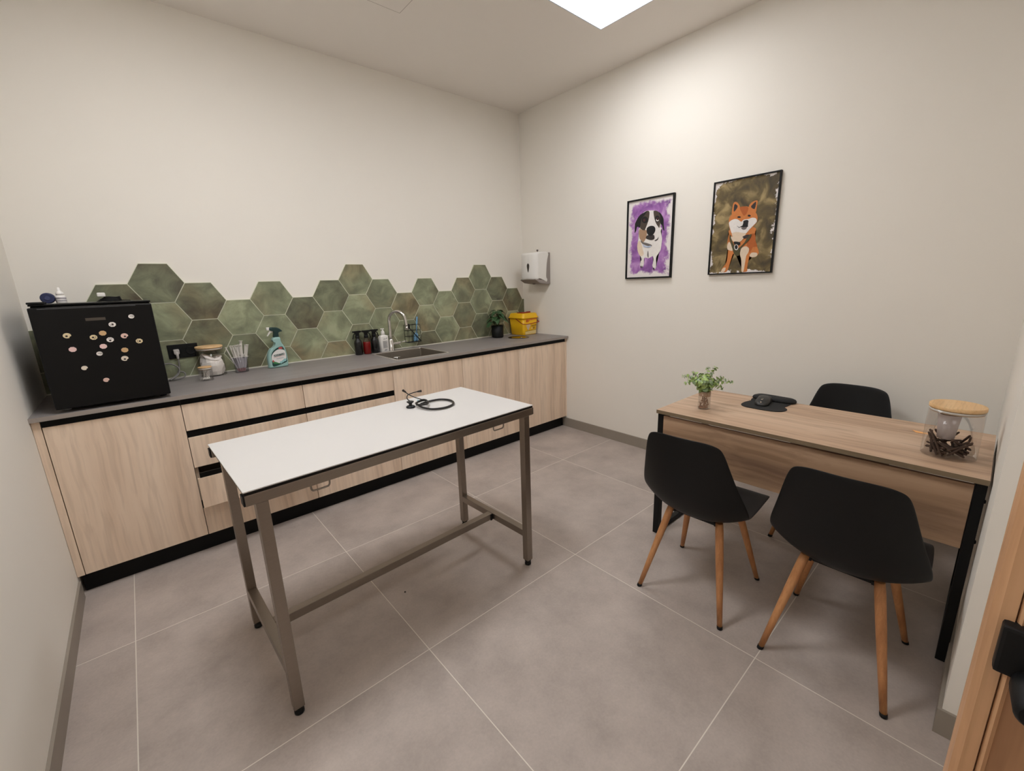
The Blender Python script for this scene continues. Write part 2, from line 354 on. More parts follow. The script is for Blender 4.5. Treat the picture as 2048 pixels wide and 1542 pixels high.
ART2=[
('orange',[(0.301,0.433),(0.286,0.377),(0.284,0.319),(0.301,0.26),(0.301,0.194),(0.298,0.141),(0.264,0.098),(0.225,0.061),(0.215,0.027),(0.252,0.023),(0.306,0.028),(0.335,0.065),(0.352,0.116),(0.379,0.167),(0.389,0.218),(0.46,0.2),(0.502,0.205),(0.527,0.147),(0.539,0.088),(0.546,0.025),(0.632,0.023),(0.63,0.078),(0.647,0.156),(0.652,0.184),(0.696,0.169),(0.755,0.177),(0.784,0.207),(0.777,0.235),(0.752,0.278),(0.718,0.342),(0.698,0.413),(0.684,0.478),(0.318,0.483)]),
('darkorange',[(0.603,0.392),(0.698,0.413),(0.718,0.342),(0.752,0.278),(0.691,0.275),(0.649,0.213),(0.632,0.263),(0.595,0.294)]),
('cream',[(0.286,0.319),(0.313,0.351),(0.355,0.308),(0.379,0.255),(0.335,0.258),(0.293,0.275)]),
('cream',[(0.497,0.256),(0.534,0.283),(0.588,0.288),(0.632,0.263),(0.627,0.222),(0.6,0.187),(0.59,0.108),(0.578,0.027),(0.549,0.027),(0.529,0.147),(0.504,0.199)]),
('cream',[(0.652,0.184),(0.679,0.218),(0.762,0.209),(0.755,0.177),(0.696,0.169)]),
('cream',[(0.215,0.027),(0.239,0.065),(0.284,0.075),(0.284,0.045),(0.252,0.023)]),
('orange',[(0.32,0.64),(0.281,0.6),(0.284,0.542),(0.306,0.484),(0.335,0.432),(0.392,0.399),(0.5,0.389),(0.581,0.415),(0.634,0.46),(0.698,0.511),(0.72,0.557),(0.708,0.598),(0.671,0.635),(0.573,0.693),(0.46,0.704),(0.399,0.689)]),
('orange',[(0.32,0.64),(0.32,0.709),(0.333,0.754),(0.362,0.764),(0.401,0.747),(0.438,0.703),(0.389,0.676)]),
('dark',[(0.347,0.665),(0.345,0.729),(0.365,0.741),(0.401,0.716),(0.387,0.689)]),
('orange',[(0.573,0.696),(0.617,0.736),(0.686,0.746),(0.698,0.727),(0.691,0.681),(0.684,0.628),(0.63,0.653)]),
('dark',[(0.605,0.689),(0.642,0.721),(0.676,0.731),(0.664,0.663)]),
('darkorange',[(0.438,0.703),(0.563,0.689),(0.551,0.633),(0.514,0.608),(0.477,0.64)]),
('white',[(0.291,0.564),(0.347,0.584),(0.411,0.582),(0.48,0.549),(0.509,0.567),(0.581,0.569),(0.639,0.577),(0.696,0.565),(0.711,0.531),(0.671,0.499),(0.615,0.461),(0.568,0.423),(0.5,0.389),(0.404,0.399),(0.345,0.438),(0.311,0.491),(0.289,0.536)]),
('cream',[(0.345,0.438),(0.419,0.448),(0.514,0.433),(0.568,0.423),(0.522,0.384),(0.438,0.382),(0.372,0.397)]),
('black',[(0.507,0.547),(0.529,0.56),(0.576,0.559),(0.59,0.539),(0.576,0.521),(0.581,0.503),(0.59,0.494),(0.571,0.488),(0.507,0.491),(0.46,0.496),(0.49,0.506),(0.524,0.521)]),
('black',[(0.421,0.514),(0.438,0.501),(0.465,0.494),(0.455,0.489),(0.428,0.503)]),
('black',[(0.465,0.598),(0.463,0.595),(0.453,0.592),(0.438,0.594),(0.426,0.595),(0.414,0.598),(0.411,0.603),(0.414,0.607),(0.423,0.61),(0.438,0.61),(0.45,0.607),(0.46,0.603)]),
('black',[(0.615,0.6),(0.612,0.595),(0.603,0.592),(0.593,0.592),(0.581,0.595),(0.573,0.598),(0.568,0.603),(0.571,0.608),(0.578,0.612),(0.59,0.612),(0.6,0.61),(0.61,0.605)]),
('grey',[(0.487,0.488),(0.571,0.488),(0.554,0.466),(0.512,0.466)]),
('olive',[(0.313,0.427),(0.338,0.41),(0.355,0.365),(0.431,0.275),(0.453,0.266),(0.492,0.286),(0.551,0.326),(0.585,0.372),(0.617,0.405),(0.652,0.41),(0.649,0.389),(0.61,0.342),(0.544,0.298),(0.497,0.256),(0.492,0.199),(0.441,0.197),(0.404,0.225),(0.377,0.27),(0.347,0.323),(0.32,0.375)]),
('dark',[(0.522,0.394),(0.581,0.408),(0.617,0.405),(0.585,0.375),(0.534,0.375)]),
('cream',[(0.338,0.407),(0.438,0.382),(0.531,0.384),(0.514,0.356),(0.475,0.341),(0.399,0.344),(0.36,0.365)]),
('black',[(0.394,0.349),(0.485,0.336),(0.485,0.308),(0.404,0.316)]),
('white',[(0.468,0.286),(0.465,0.27),(0.455,0.26),(0.438,0.256),(0.421,0.261),(0.409,0.273),(0.401,0.289),(0.404,0.304),(0.416,0.314),(0.431,0.318),(0.448,0.313),(0.46,0.301)]),
('black',[(0.458,0.288),(0.455,0.276),(0.448,0.266),(0.438,0.265),(0.426,0.268),(0.416,0.278),(0.411,0.289),(0.411,0.301),(0.421,0.309),(0.431,0.313),(0.443,0.309),(0.453,0.299)]),
]
# ================================================================ HEXAGON BACKSPLASH
def hex_material():
    m, nt, b = nodes('green_hex_tile'); N = nt.nodes; K = nt.links
    at = N.new('ShaderNodeAttribute'); at.attribute_name = 'tile'
    tc = N.new('ShaderNodeTexCoord')
    ad = N.new('ShaderNodeVectorMath'); ad.operation = 'MULTIPLY_ADD'; ad.inputs[1].default_value = (9, 9, 9); K.new(at.outputs['Vector'], ad.inputs[0]); K.new(tc.outputs['Object'], ad.inputs[2])
    n1 = N.new('ShaderNodeTexNoise'); n1.inputs['Scale'].default_value = 7; n1.inputs['Detail'].default_value = 7; n1.inputs['Roughness'].default_value = .6; n1.inputs['Distortion'].default_value = .6; K.new(ad.outputs[0], n1.inputs[0])
    sp = N.new('ShaderNodeSeparateColor'); K.new(at.outputs['Color'], sp.inputs[0])
    ma = N.new('ShaderNodeMath'); ma.operation = 'MULTIPLY_ADD'; ma.inputs[1].default_value = .26; K.new(sp.outputs[0], ma.inputs[0])
    sb = N.new('ShaderNodeMath'); sb.operation = 'SUBTRACT'; sb.inputs[1].default_value = .13; K.new(n1.outputs[0], sb.inputs[0]); K.new(sb.outputs[0], ma.inputs[2])
    r = N.new('ShaderNodeValToRGB'); cs = [(.24, (88, 86, 70)), (.42, (118, 121, 96)), (.56, (138, 143, 114)), (.72, (168, 172, 138))]
    r.color_ramp.elements[0].position = cs[0][0]; r.color_ramp.elements[0].color = lin(cs[0][1])+(1,)
    r.color_ramp.elements[1].position = cs[-1][0]; r.color_ramp.elements[1].color = lin(cs[-1][1])+(1,)
    for p, c in cs[1:-1]: e = r.color_ramp.elements.new(p); e.color = lin(c)+(1,)
    K.new(ma.outputs[0], r.inputs[0])
    n2 = N.new('ShaderNodeTexNoise'); n2.inputs['Scale'].default_value = 3; K.new(ad.outputs[0], n2.inputs[0])
    r2 = N.new('ShaderNodeValToRGB'); r2.color_ramp.elements[0].position = .45; r2.color_ramp.elements[0].color = (1, 1, 1, 1); r2.color_ramp.elements[1].position = .7; r2.color_ramp.elements[1].color = lin((232, 206, 196))+(1,)
    K.new(n2.outputs[0], r2.inputs[0])
    mx = N.new('ShaderNodeMix'); mx.data_type = 'RGBA'; mx.blend_type = 'MULTIPLY'; mx.inputs[0].default_value = 1
    K.new(r.outputs[0], mx.inputs[6]); K.new(r2.outputs[0], mx.inputs[7]); K.new(mx.outputs[2], b.inputs['Base Color'])
    b.inputs['Roughness'].default_value = .45
    return m
GROUT = mat('grout', (222, 222, 198), .8, var=.03)
def clip(poly, ax, val, keep_greater):
    out = []
    for i in range(len(poly)):
        a, b = poly[i-1], poly[i]
        ia = (a[ax] >= val) == keep_greater; ib = (b[ax] >= val) == keep_greater
        if ia != ib:
            t = (val-a[ax])/(b[ax]-a[ax]); out.append(tuple(a[k]+t*(b[k]-a[k]) for k in (0, 1)))
        if ib: out.append(b)
    return out
TOPS = {-3: 1.272, -2: 1.386, -1: 1.501, 0: 1.616, 1: 1.501, 2: 1.386, 3: 1.501, 4: 1.386, 5: 1.501, 6: 1.616, 7: 1.501, 8: 1.386, 9: 1.501, 10: 1.386, 11: 1.501, 12: 1.616, 13: 1.501, 14: 1.386, 15: 1.272}
PX = .2022; HZ = .1148
tm = bmesh.new(); gm = bmesh.new(); tl = tm.loops.layers.float_color.new('tile')
for k, top in TOPS.items():
    xc = -2.99+PX*k; z = top-HZ
    while z > .80:
        for b_, inset, y0, y1 in ((gm, -.0006, -.0078, 0), (tm, .0023, -.0085, 0)):
            a = PX*2/3-inset*1.15; h = HZ-inset
            poly = [(xc+a, z), (xc+a/2, z+h), (xc-a/2, z+h), (xc-a, z), (xc-a/2, z-h), (xc+a/2, z-h)]
            for ax, v, g in ((0, -L, True), (0, 0, False), (1, CH, True)): poly = clip(poly, ax, v, g) if poly else poly
            if len(poly) < 3: continue
            col = (random.random(), random.random(), random.random(), 1)
            fs = prism(b_, poly, 'y', y0, y1)
            if b_ is tm:
                for f in fs:
                    for lp in f.loops: lp[tl] = col
        z -= 2*HZ
bs = thing('tile_backsplash', 'stepped backsplash of mottled green hexagon tiles along the back wall', 'backsplash', (0, -.0003, 0))
obj('hexagon_tiles', tm, hex_material(), bs, label='green hexagon tiles'); obj('grout', gm, GROUT, bs, label='pale grout lines')
obj('sealant_bead', BX(-L, 0, -.0125, -.0088, CH, CH+.006), mat('sealant', (226, 222, 208), .5), bs, label='white sealant line')
# ================================================================ CABINETS
def cabinet(label, x0, x1, kind, open_=0, group='base cabinets under the grey worktop'):
    t = thing('base_cabinet', label, 'cabinet', (x0, 0, 0), group=group)
    w = x1-x0; g = .0015
    # carcass: two sides, bottom and back
    bm = bmesh.new()
    if kind == 'drawers':
        for a in ((.001, .017), (w-.017, w-.001)): box(bm, a[0], a[1], -FD+.019, -.02, KZ+.002, CH-.022)
        box(bm, .017, w-.017, -FD+.019, -.02, KZ+.002, KZ+.018); box(bm, .017, w-.017, -.03, -.02, KZ+.018, CH-.022)
    else:
        for a in ((.001, .017), (w-.017, w-.001)): box(bm, a[0], a[1], -FD+.019, -.02, KZ+.002, CH-.022)
        box(bm, .017, w-.017, -FD+.019, -.02, KZ+.002, KZ+.018)
        box(bm, .017, w-.017, -.03, -.02, KZ+.018, CH-.022)
    obj('carcass', bm, mat_carc, t)
    obj('grip_rail', BX(.0008, w-.0008, -FD+.006, -FD+.018, RZ-.01, CH-.0215), RAILB, t, label='black finger-grip rail')
    def front(name, z0, z1, dy=0):
        return obj(name, BX(g, w-g, -FD-dy, -FD+.017-dy, z0, z1, bev=.0012), CABW, t)
    if kind == 'door': front('door', KZ+.001, RZ-.001)
    else:
        zs = [(.722, RZ), (.511, .684), (.307, .478), (KZ, .270)]
        for i, (z0, z1) in enumerate(zs):
            dy = open_ if i == 2 else 0
            f = front('drawer_front', z0, z1-.001, dy)
            if i == 2 and open_:
                bm = bmesh.new(); y0 = -FD+.018-dy
                box(bm, .024, .036, y0, y0+.48, z0+.02, z1-.06); box(bm, w-.036, w-.024, y0, y0+.48, z0+.02, z1-.06); box(bm, .036, w-.036, y0, y0+.48, z0+.02, z0+.03); box(bm, .036, w-.036, y0+.47, y0+.48, z0+.03, z1-.06)
                obj('drawer_box', bm, GREYP, f)
            if i:
                top = zs[i-1][0]
                if i == 2 and open_:
                    obj('grip_rail', BX(.012, w-.012, -FD-dy+.004, -FD-dy+.016, z1, z1+.026), RAILB, t)
                else:
                    obj('grip_rail', BX(.0008, w-.0008, -FD+.006, -FD+.018, z1-.004, top+.004), RAILB, t)
    return t
mat_carc = mat('carcass_board', (178, 160, 140), .7)
cabinet('wide single-door cabinet at the left end, under the small black fridge', -3.530, -3.0265, 'door')
cabinet('drawer cabinet next to the fridge cabinet with its third drawer pulled out', -3.0265, -2.4262, 'drawers', .093)
cabinet('drawer cabinet with closed drawers behind the white table, left of the sink', -2.4262, -1.8292, 'drawers')
cabinet('plain door cabinet directly below the sink', -1.8292, -1.2371, 'door')
cabinet('plain door cabinet just right of the sink cabinet', -1.2371, -.6331, 'door')
cabinet('last door cabinet at the right end against the side wall', -.6331, -.0210, 'door')
for nm, lb, a, b in (('filler_panel', 'narrow elm strip between the left wall and the first cabinet', -L+.001, -3.5315), ('end_panel', 'thin elm strip closing the cabinet row at the right wall', -.0195, -.001)):
    tag(obj(nm, BX(a, b, -FD, -FD+.018, KZ, CH-.0215, bev=.001), CABW), lb, 'panel')
tag(obj('plinth', BX(-3.5495, -.0105, -PD, -PD+.018, 0.001, KZ-.001), mat('plinth_black', (10, 10, 10), .45, spec=.2)), 'long black plinth running under all the cabinets', 'plinth')
# ---------------------------------------------------------------- worktop with sink cut-out and round lid hole
SX0, SX1, SY0, SY1 = -1.757, -1.318, -.548, -.112
CTM = mat('slate_worktop', (140, 133, 130), .42, var=.16, scale=3.2, stretch=(1, 5, 5), bump=.08, bscale=50)
bm = bmesh.new()
for a in ((-L, SX0, -CD, 0), (SX1, 0, -CD, 0), (SX0, SX1, -CD, SY0), (SX0, SX1, SY1, 0)): box(bm, a[0], a[1], a[2], a[3], CH-.0205, CH)
bmesh.ops.remove_doubles(bm, verts=bm.verts, dist=1e-5)
wt = thing('worktop', 'long grey slate-look worktop over the cabinets', 'worktop', (0, 0, 0))
obj('slab', bm, CTM, wt)
obj('front_edge', BX(-L, 0, -CD-.0012, -CD, CH-.0205, CH-.0006), mat('worktop_edge', (156, 146, 138), .5, var=.05), wt, label='paler worktop edge band')
# sink
t = thing('sink', 'square stainless steel sink set into the grey worktop', 'sink', ((SX0+SX1)/2, (SY0+SY1)/2, CH))
hx = (SX1-SX0)/2; hy = (SY1-SY0)/2; D = .17
def rr(hx, hy, r, z): return [(x, y, z) for x, y in rrect(-hx, hx, -hy, hy, r, 4)]
bm = bmesh.new()
ring_loft(bm, [rr(hx-.006, hy-.006, .012, .0026), rr(hx-.008, hy-.008, .012, -.002), rr(hx-.010, hy-.010, .014, -D+.02), rr(hx-.03, hy-.03, .02, -D), rr(.045, .045, .044, -D-.003)], caps=False, smooth=False)
bm.faces.new([v for v in bm.verts][-len(rr(.045, .045, .044, 0)):])
obj('basin', bm, SINKM, t)
bm = bmesh.new(); ring_loft(bm, [rr(hx+.005, hy+.005, .012, .0002), rr(hx+.005, hy+.005, .012, .0026), rr(hx-.006, hy-.006, .012, .0026)], caps=False, smooth=False); obj('rim', bm, mat('rim_steel', (226, 220, 210), .3, metal=.6), t, label='bright sink rim')
bm = bmesh.new(); lathe(bm, [(.04, -D-.002), (.043, -D+.002), (.036, -D+.003), (.034, -D-.001)], (-.0, 0, 0), 24)
obj('drain', bm, CHROME, t)
bm = bmesh.new(); box(bm, -hx+.0115, -hx+.0165, -.03, .03, -.055, -.04, bev=.002)
obj('overflow', bm, CHROME, t)
# plug with pull bar left standing on the front ledge of the basin
t = thing('sink_plug', 'small chrome strainer plug at the front left inside the sink', 'plug', (-1.712, -.455, CH-D+.001))
bm = bmesh.new(); lathe(bm, [(.012, 0), (.026, .03), (.030, .148), (.030, .154), (.008, .155)], (0, 0, 0), 20); obj('strainer_cup', bm, CHROME, t)
bm = bmesh.new(); lathe(bm, [(.004, .156), (.004, .176)], (0, 0, 0), 8); tube(bm, [(-.026, 0, .176), (.026, 0, .176)], .0035, smooth=0); obj('pull_bar', bm, CHROME, t)
# ---------------------------------------------------------------- tap
t = thing('tap', 'tall chrome gooseneck tap behind the sink', 'tap', (-1.562, -.062, CH))
d = Vector((.60, -.80, 0)).normalized()
bm = bmesh.new(); lathe(bm, [(.027, 0), (.027, .006), (.021, .012), (.021, .088), (.017, .096), (.013, .10)], (0, 0, 0), 24); obj('tap_body', bm, CHROME, t)
pts = [(0, 0, .095), (0, 0, .17), (0, 0, .235)]
R_ = .072
for k in range(0, 9):
    a = PI - PI*k/8*.97
    pts.append(tuple(d*(R_+R_*math.cos(a)))[:2]+(.250+R_*math.sin(a),))
pts.append(tuple(d*(2*R_+.006))[:2]+(.200,))
bm = bmesh.new(); tube(bm, pts, .0130, seg=14, smooth=4); obj('spout', bm, CHROME, t)
e = d*(2*R_+.006); e2 = d*(2*R_+.0085)
bm = bmesh.new(); tube(bm, [(e.x, e.y, .202), (e2.x, e2.y, .172)], .0125, seg=14, smooth=0); obj('nozzle', bm, CHROME, t)
bm = bmesh.new(); tube(bm, [(.012, -.004, .058), (.05, -.012, .060), (.075, -.02, .064)], .011, seg=12); tube(bm, [(.072, -.02, .063), (.125, -.04, .072)], .0045, seg=10, smooth=0)
obj('lever', bm, CHROME, t)
# ---------------------------------------------------------------- wire basket with blue brush
DKM = mat('black_wire', (20, 20, 20), .5)
t = thing('wire_basket', 'small black wire basket hung on the tiles right of the tap', 'basket', (-1.345, -.0115, .968))
bm = bmesh.new(); w = .062; dd = .055
for z in (0, .05, .10, .148):
    tube(bm, [(-w, 0, z), (w, 0, z), (w, -dd, z), (-w, -dd, z)], .0018, closed=True, smooth=0, seg=6)
obj('wire_hoops', bm, DKM, t)
bm = bmesh.new()
for x in (-w, -w/3, w/3, w):
    tube(bm, [(x, 0, .148), (x, 0, 0), (x, -dd, 0), (x, -dd, .148)], .0016, smooth=0, seg=6)
for y in (-dd*.33, -dd*.66): tube(bm, [(-w, y, 0), (w, y, 0)], .0014, smooth=0, seg=6)
obj('wire_uprights', bm, DKM, t)
bm = bmesh.new(); tube(bm, [(-.072, -.062, .150), (-.045, -.062, .125), (w-.004, -.060, .004)], .0045, smooth=0, seg=8); tube(bm, [(-.075, -.062, .155), (-.045, -.062, .152), (-.05, -.062, .118)], .008, smooth=2, seg=8)
obj('diagonal_strap', bm, DKM, t)
t = thing('dish_brush', 'light blue brush standing in the black wire basket', 'brush', (-1.306, -.036, .972))
BLUE = mat('light_blue_plastic', (122, 172, 208), .45)
bm = bmesh.new(); tube(bm, [(-.004, 0, .06), (.004, 0, .115), (.009, 0, .15)], .0045, seg=10); tube(bm, [(.008, 0, .142), (.012, 0, .17), (.017, 0, .208)], .0072, seg=10)
obj('handle', bm, BLUE, t)
bm = bmesh.new(); ring_loft(bm, [[(x*s+ox, y*s2, z) for x, y in rrect(-.02, .02, -.012, .012, .009, 4)] for s, s2, ox, z in ((.9, 1, -.012, 0), (1.0, 1.2, -.011, .012), (.95, 1.2, -.008, .045), (.6, 1, -.006, .064), (.22, .4, -.004, .072))])
obj('brush_head', bm, BLUE, t)
# ---------------------------------------------------------------- bottles by the sink
def trigger_bottle(label, loc, body_m, rz, liquid=None, s=1.0):
    t = thing('trigger_bottle', label, 'spray bottle', loc, rz, group='trigger bottles beside the tap')
    bm = bmesh.new(); lathe(bm, [(.026, 0), (.030, .004), (.030, .092), (.027, .108), (.014, .126), (.013, .133)], (0, 0, 0), 24); obj('bottle', bm, body_m, t)
    if liquid:
        bm = bmesh.new(); lathe(bm, [(.025, .003), (.0285, .006), (.0285, .090), (.0275, .098)], (0, 0, 0), 24); obj('liquid', bm, liquid, t, label='red liquid')
    bm = bmesh.new(); lathe(bm, [(.015, .131), (.016, .134), (.016, .150), (.011, .154)], (0, 0, 0), 20)
    ring_loft(bm, [[(x, y*sy, z+dz) for x, z in ((-.012, .150), (.012, .150), (.013, .172), (.034, .178), (.036, .188), (-.026, .189), (-.034, .180), (-.014, .172))] for y, sy, dz in ((-.009, 1, 0), (.009, 1, 0))], smooth=False)
    obj('spray_head', bm, BLACK, t)
    bm = bmesh.new(); tube(bm, [(.016, 0, .172), (.030, 0, .158), (.034, 0, .140), (.040, 0, .128)], .004, seg=8); obj('trigger', bm, BLACK, t)
    return t
BLKB = mat('black_bottle', (24, 24, 24), .25)
REDL = mat('red_liquid', (150, 14, 12), .25); REDL.node_tree.nodes['Principled BSDF'].inputs['Transmission Weight'].default_value = .25
trigger_bottle('black trigger bottle, leftmost of the row by the tap', (-1.833, -.050, CH), BLKB, PI)
trigger_bottle('clear trigger bottle filled with red liquid between two black bottles', (-1.769, -.064, CH), GLASS, 0, REDL)
trigger_bottle('black trigger bottle between the red bottle and the white pump bottle', (-1.697, -.050, CH), BLKB, 0)
t = thing('soap_bottle', 'white pump bottle with a printed grey label beside the tap', 'pump bottle', (-1.625, -.060, CH), .10)
bm = bmesh.new(); ring_loft(bm, [[(x, y, z) for x, y in rrect(-a, a, -b_, b_, .011, 4)] for a, b_, z in ((.033, .021, 0), (.036, .023, .004), (.036, .023, .122), (.033, .021, .131), (.013, .013, .138), (.013, .013, .142))]); obj('bottle', bm, WHITE, t)
bm = bmesh.new(); lathe(bm, [(.015, .142), (.016, .146), (.013, .164), (.009, .172), (.005, .174), (.005, .182)], (0, 0, 0), 18); box(bm, -.018, .012, -.007, .007, .182, .190, bev=.003); obj('pump', bm, WHITE, t)
bm = bmesh.new(); box(bm, -.022, .024, -.0236, -.0231, .030, .092); obj('label', bm, mat('grey_label', (198, 194, 188), .6), t, label='grey printed label')
bm = bmesh.new()
for i in range(9): box(bm, -.018, .010+.009*random.random(), -.0240, -.0236, .084-i*.006, .086-i*.006)
box(bm, -.014, .008, -.0240, -.0234, .104, .1075); box(bm, .013, .019, -.0240, -.0234, .106, .113); box(bm, -.012, .010, -.0240, -.0234, .012, .015); box(bm, -.006, .014, -.0240, -.0234, .018, .021)
obj('label_print', bm, mat('label_grey_ink', (92, 92, 100), .6), t)
# ---------------------------------------------------------------- turquoise disinfectant bottle
TQ = mat('turquoise_plastic', (152, 188, 182), .38); DG = mat('dark_green_plastic', (16, 50, 50), .3)
t = thing('disinfectant_spray', 'large turquoise disinfectant spray bottle with dark green head and white nozzle', 'spray bottle', (-2.432, -.110, CH))
out = [(-.007, .206), (-.018, .189), (-.012, .181), (-.005, .179), (-.006, .161), (-.018, .141), (-.041, .126), (-.056, .095), (-.062, .064), (-.062, .018), (-.056, .001), (.048, .001), (.058, .010), (.061, .03), (.061, .075), (.058, .108), (.050, .142), (.039, .163), (.033, .187), (.029, .206)]
P2 = [(p.x, p.z) for p in cr([(a, 0, b_) for a, b_ in out], 3, True)]
bm = bmesh.new()
cxm = .006
ring_loft(bm, [[(cxm+(x-cxm)*s, y, .10+(z-.10)*(1-(1-s)*.5)) for x, z in P2] for s, y in ((.84, -.030), (.95, -.026), (1, -.016), (1, .016), (.95, .026), (.84, .030))])
obj('bottle', bm, TQ, t)
bm = bmesh.new()
hd = [(-.021, .274), (.011, .273), (.032, .268), (.054, .247), (.048, .242), (.034, .240), (.028, .230), (.027, .205), (-.005, .205), (-.001, .233), (-.003, .250), (-.023, .256)]
P3 = [(p.x, p.z) for p in cr([(a, 0, b_) for a, b_ in hd], 2, True)]
ring_loft(bm, [[(.01+(x-.01)*s, y, .24+(z-.24)*s) for x, z in P3] for s, y in ((.86, -.017), (1, -.012), (1, .012), (.86, .017))])
obj('spray_head', bm, DG, t, label='dark green spray head')
bm = bmesh.new(); box(bm, -.040, -.0215, -.011, .011, .256, .276, bev=.003); obj('nozzle', bm, WHITE, t, label='white nozzle')
bm = bmesh.new(); prism(bm, [(-.020, .253), (-.004, .247), (-.004, .240), (-.018, .239), (-.038, .216), (-.042, .218), (-.028, .243)], 'y', -.006, .006); obj('trigger', bm, WHITE, t, label='white trigger', bevel=.001)
LW = mat('label_white', (228, 226, 222), .5); LG = mat('label_dark_green', (14, 62, 56), .5); LGR = mat('label_leaf_green', (60, 128, 76), .5); LR = mat('label_red', (186, 80, 78), .5); LB = mat('label_pale_blue', (150, 196, 196), .5)
lab = [(.034, .142), (.005, .137), (-.022, .119), (-.038, .096), (-.043, .072), (-.041, .050), (-.040, .013), (-.004, .017), (.049, .034), (.050, .054), (.051, .084), (.045, .118)]
def lay(pts, k, n=3): return [(p.x, p.z) for p in cr([(a, 0, b_) for a, b_ in pts], n, True)]
bm = bmesh.new(); prism(bm, lay(lab, 0), 'y', -.0312, -.0295)
lb = obj('label', bm, LG, t, label='dark green and white front label')
bm = bmesh.new()
prism(bm, lay([(.046, .112), (.030, .122), (.004, .124), (-.020, .110), (-.036, .090), (-.0415, .070), (-.040, .050), (-.028, .047), (-.016, .036), (.004, .030), (.030, .036), (.047, .056), (.050, .086)], 0), 'y', -.0318, -.0312, mi=0)
prism(bm, lay([(-.038, .044), (-.026, .044), (-.006, .034), (.006, .026), (-.012, .026), (-.034, .032)], 0), 'y', -.0320, -.0314, mi=1)
prism(bm, lay([(-.036, .058), (-.028, .048), (-.032, .040), (-.039, .046)], 0), 'y', -.0322, -.0316, mi=2)
prism(bm, lay([(.012, .137), (.030, .139), (.034, .128), (.012, .126)], 0), 'y', -.0322, -.0312, mi=2)
for cx, cz, r_ in ((.012, .034, .008), (.025, .040, .008), (.038, .048, .010)): prism(bm, [(cx+r_*math.cos(a*PI/5), cz+r_*math.sin(a*PI/5)) for a in range(10)], 'y', -.0322, -.0316, mi=3)
prism(bm, [(-.028, .090), (.040, .098), (.043, .084), (-.026, .076)], 'y', -.0322, -.0318, mi=4)
prism(bm, [(-.030, .071), (.042, .080), (.042, .0785), (-.030, .0692)], 'y', -.0322, -.0318, mi=2)
obj('label_print', bm, [LW, LGR, LR, LB, LG], lb)
bm = text_bm('SANYTOL', .0165); xf(bm, Matrix.Translation((.0072, -.0323, .0870)) @ FACE_Y @ Matrix.Rotation(.11, 4, 'Z')); obj('label_text', bm, LW, lb)
bm = text_bm('Desinfectante', .0082); xf(bm, Matrix.Translation((.010, -.0323, .064)) @ FACE_Y @ Matrix.Rotation(.11, 4, 'Z')); obj('label_subtext', bm, mat('ink_grey', (84, 84, 92), .6), lb)
# ---------------------------------------------------------------- double socket, plug and cable
t = thing('wall_socket', 'black double power socket on the green tiles beside the fridge', 'socket', (-2.932, -.0088, 1.087))
bm = bmesh.new(); box(bm, -.077, .077, -.009, 0, -.043, .043, bev=.003); obj('cover_plate', bm, BLACK, t)
for x in (-.0365, .0365):
    bm = bmesh.new(); lathe(bm, [(.024, 0), (.0245, .002), (.021, .0022), (.0205, .0005)], (0, 0, 0), 24); xf(bm, Matrix.Translation((x, -.009, 0)) @ Matrix.Rotation(PI/2, 4, 'X')); obj('socket_outlet', bm, BLKPL, t)
GREYC = mat('grey_cable', (120, 116, 112), .5)
t = thing('fridge_plug_cable', 'grey plug and coiled cable running from the socket to behind the fridge', 'cable', (0, 0, 0))
bm = bmesh.new(); ring_loft(bm, [[(-2.968+x*s, y, 1.087+z*s+dz) for x, z in rrect(-.015, .015, -.015, .015, .006, 3)] for s, y, dz in ((1, -.0205, 0), (1, -.036, 0), (.8, -.05, -.004))])
tube(bm, [(-2.968, -.043, 1.085), (-2.968, -.052, 1.068), (-2.968, -.054, 1.045)], .009, seg=10, taper=.006); obj('plug', bm, mat('plug_grey', (186, 178, 172), .5), t)
bm = bmesh.new()
tube(bm, [(-2.968, -.054, 1.05), (-2.970, -.062, 1.0), (-2.985, -.08, .96), (-3.02, -.10, .935), (-3.06, -.12, .928)], .0042, seg=8)
tube(bm, [(-3.06, -.09, 1.022), (-3.02, -.085, 1.026), (-2.985, -.085, 1.005), (-2.975, -.09, .98), (-2.99, -.10, .95), (-3.03, -.12, .93)], .0042, seg=8)
tube(bm, [(-3.05, -.10, .926), (-2.99, -.10, .927), (-2.955, -.10, .940), (-2.955, -.09, .962), (-2.985, -.08, .972)], .0042, seg=8)
obj('cable', bm, GREYC, t)
# ================================================================ SMALL FRIDGE
FX0, FX1, FY = -3.470, -3.054, -.620; FW = FX1-FX0; FZ1 = .489
t = thing('mini_fridge', 'small black table-top fridge dotted with paw-shaped magnets', 'fridge', (FX0, 0, CH))
obj('cabinet_body', BX(.004, FW-.004, -.560, -.09, .014, FZ1-.008, bev=.004), FRIDGEB, t)
obj('top_panel', BX(0, FW, -.575, -.085, FZ1-.008, FZ1, bev=.002), FRIDGEB, t)
d = obj('door', BX(0, FW, FY, -.566, .018, FZ1-.014, bev=.006), FRIDGEB, t)
bm = bmesh.new(); box(bm, .03, FW-.06, FY-.002, FY+.004, FZ1-.0225, FZ1-.018); obj('door_trim', bm, mat('dark_trim', (60, 60, 62), .3), d)
obj('badge', BX(.172, .240, FY-.0012, FY, .408, .4205), mat('badge_grey', (86, 78, 70), .35, metal=.4), d, label='small grey name badge')
bm = bmesh.new(); box(bm, .0, .055, -.600, -.52, FZ1+.0005, FZ1+.010, bev=.003); obj('hinge_cover', bm, BLACK, t)
bm = bmesh.new(); box(bm, -.006, .004, -.58, -.50, .10, .20, bev=.002); obj('side_bracket', bm, BLKPL, t)
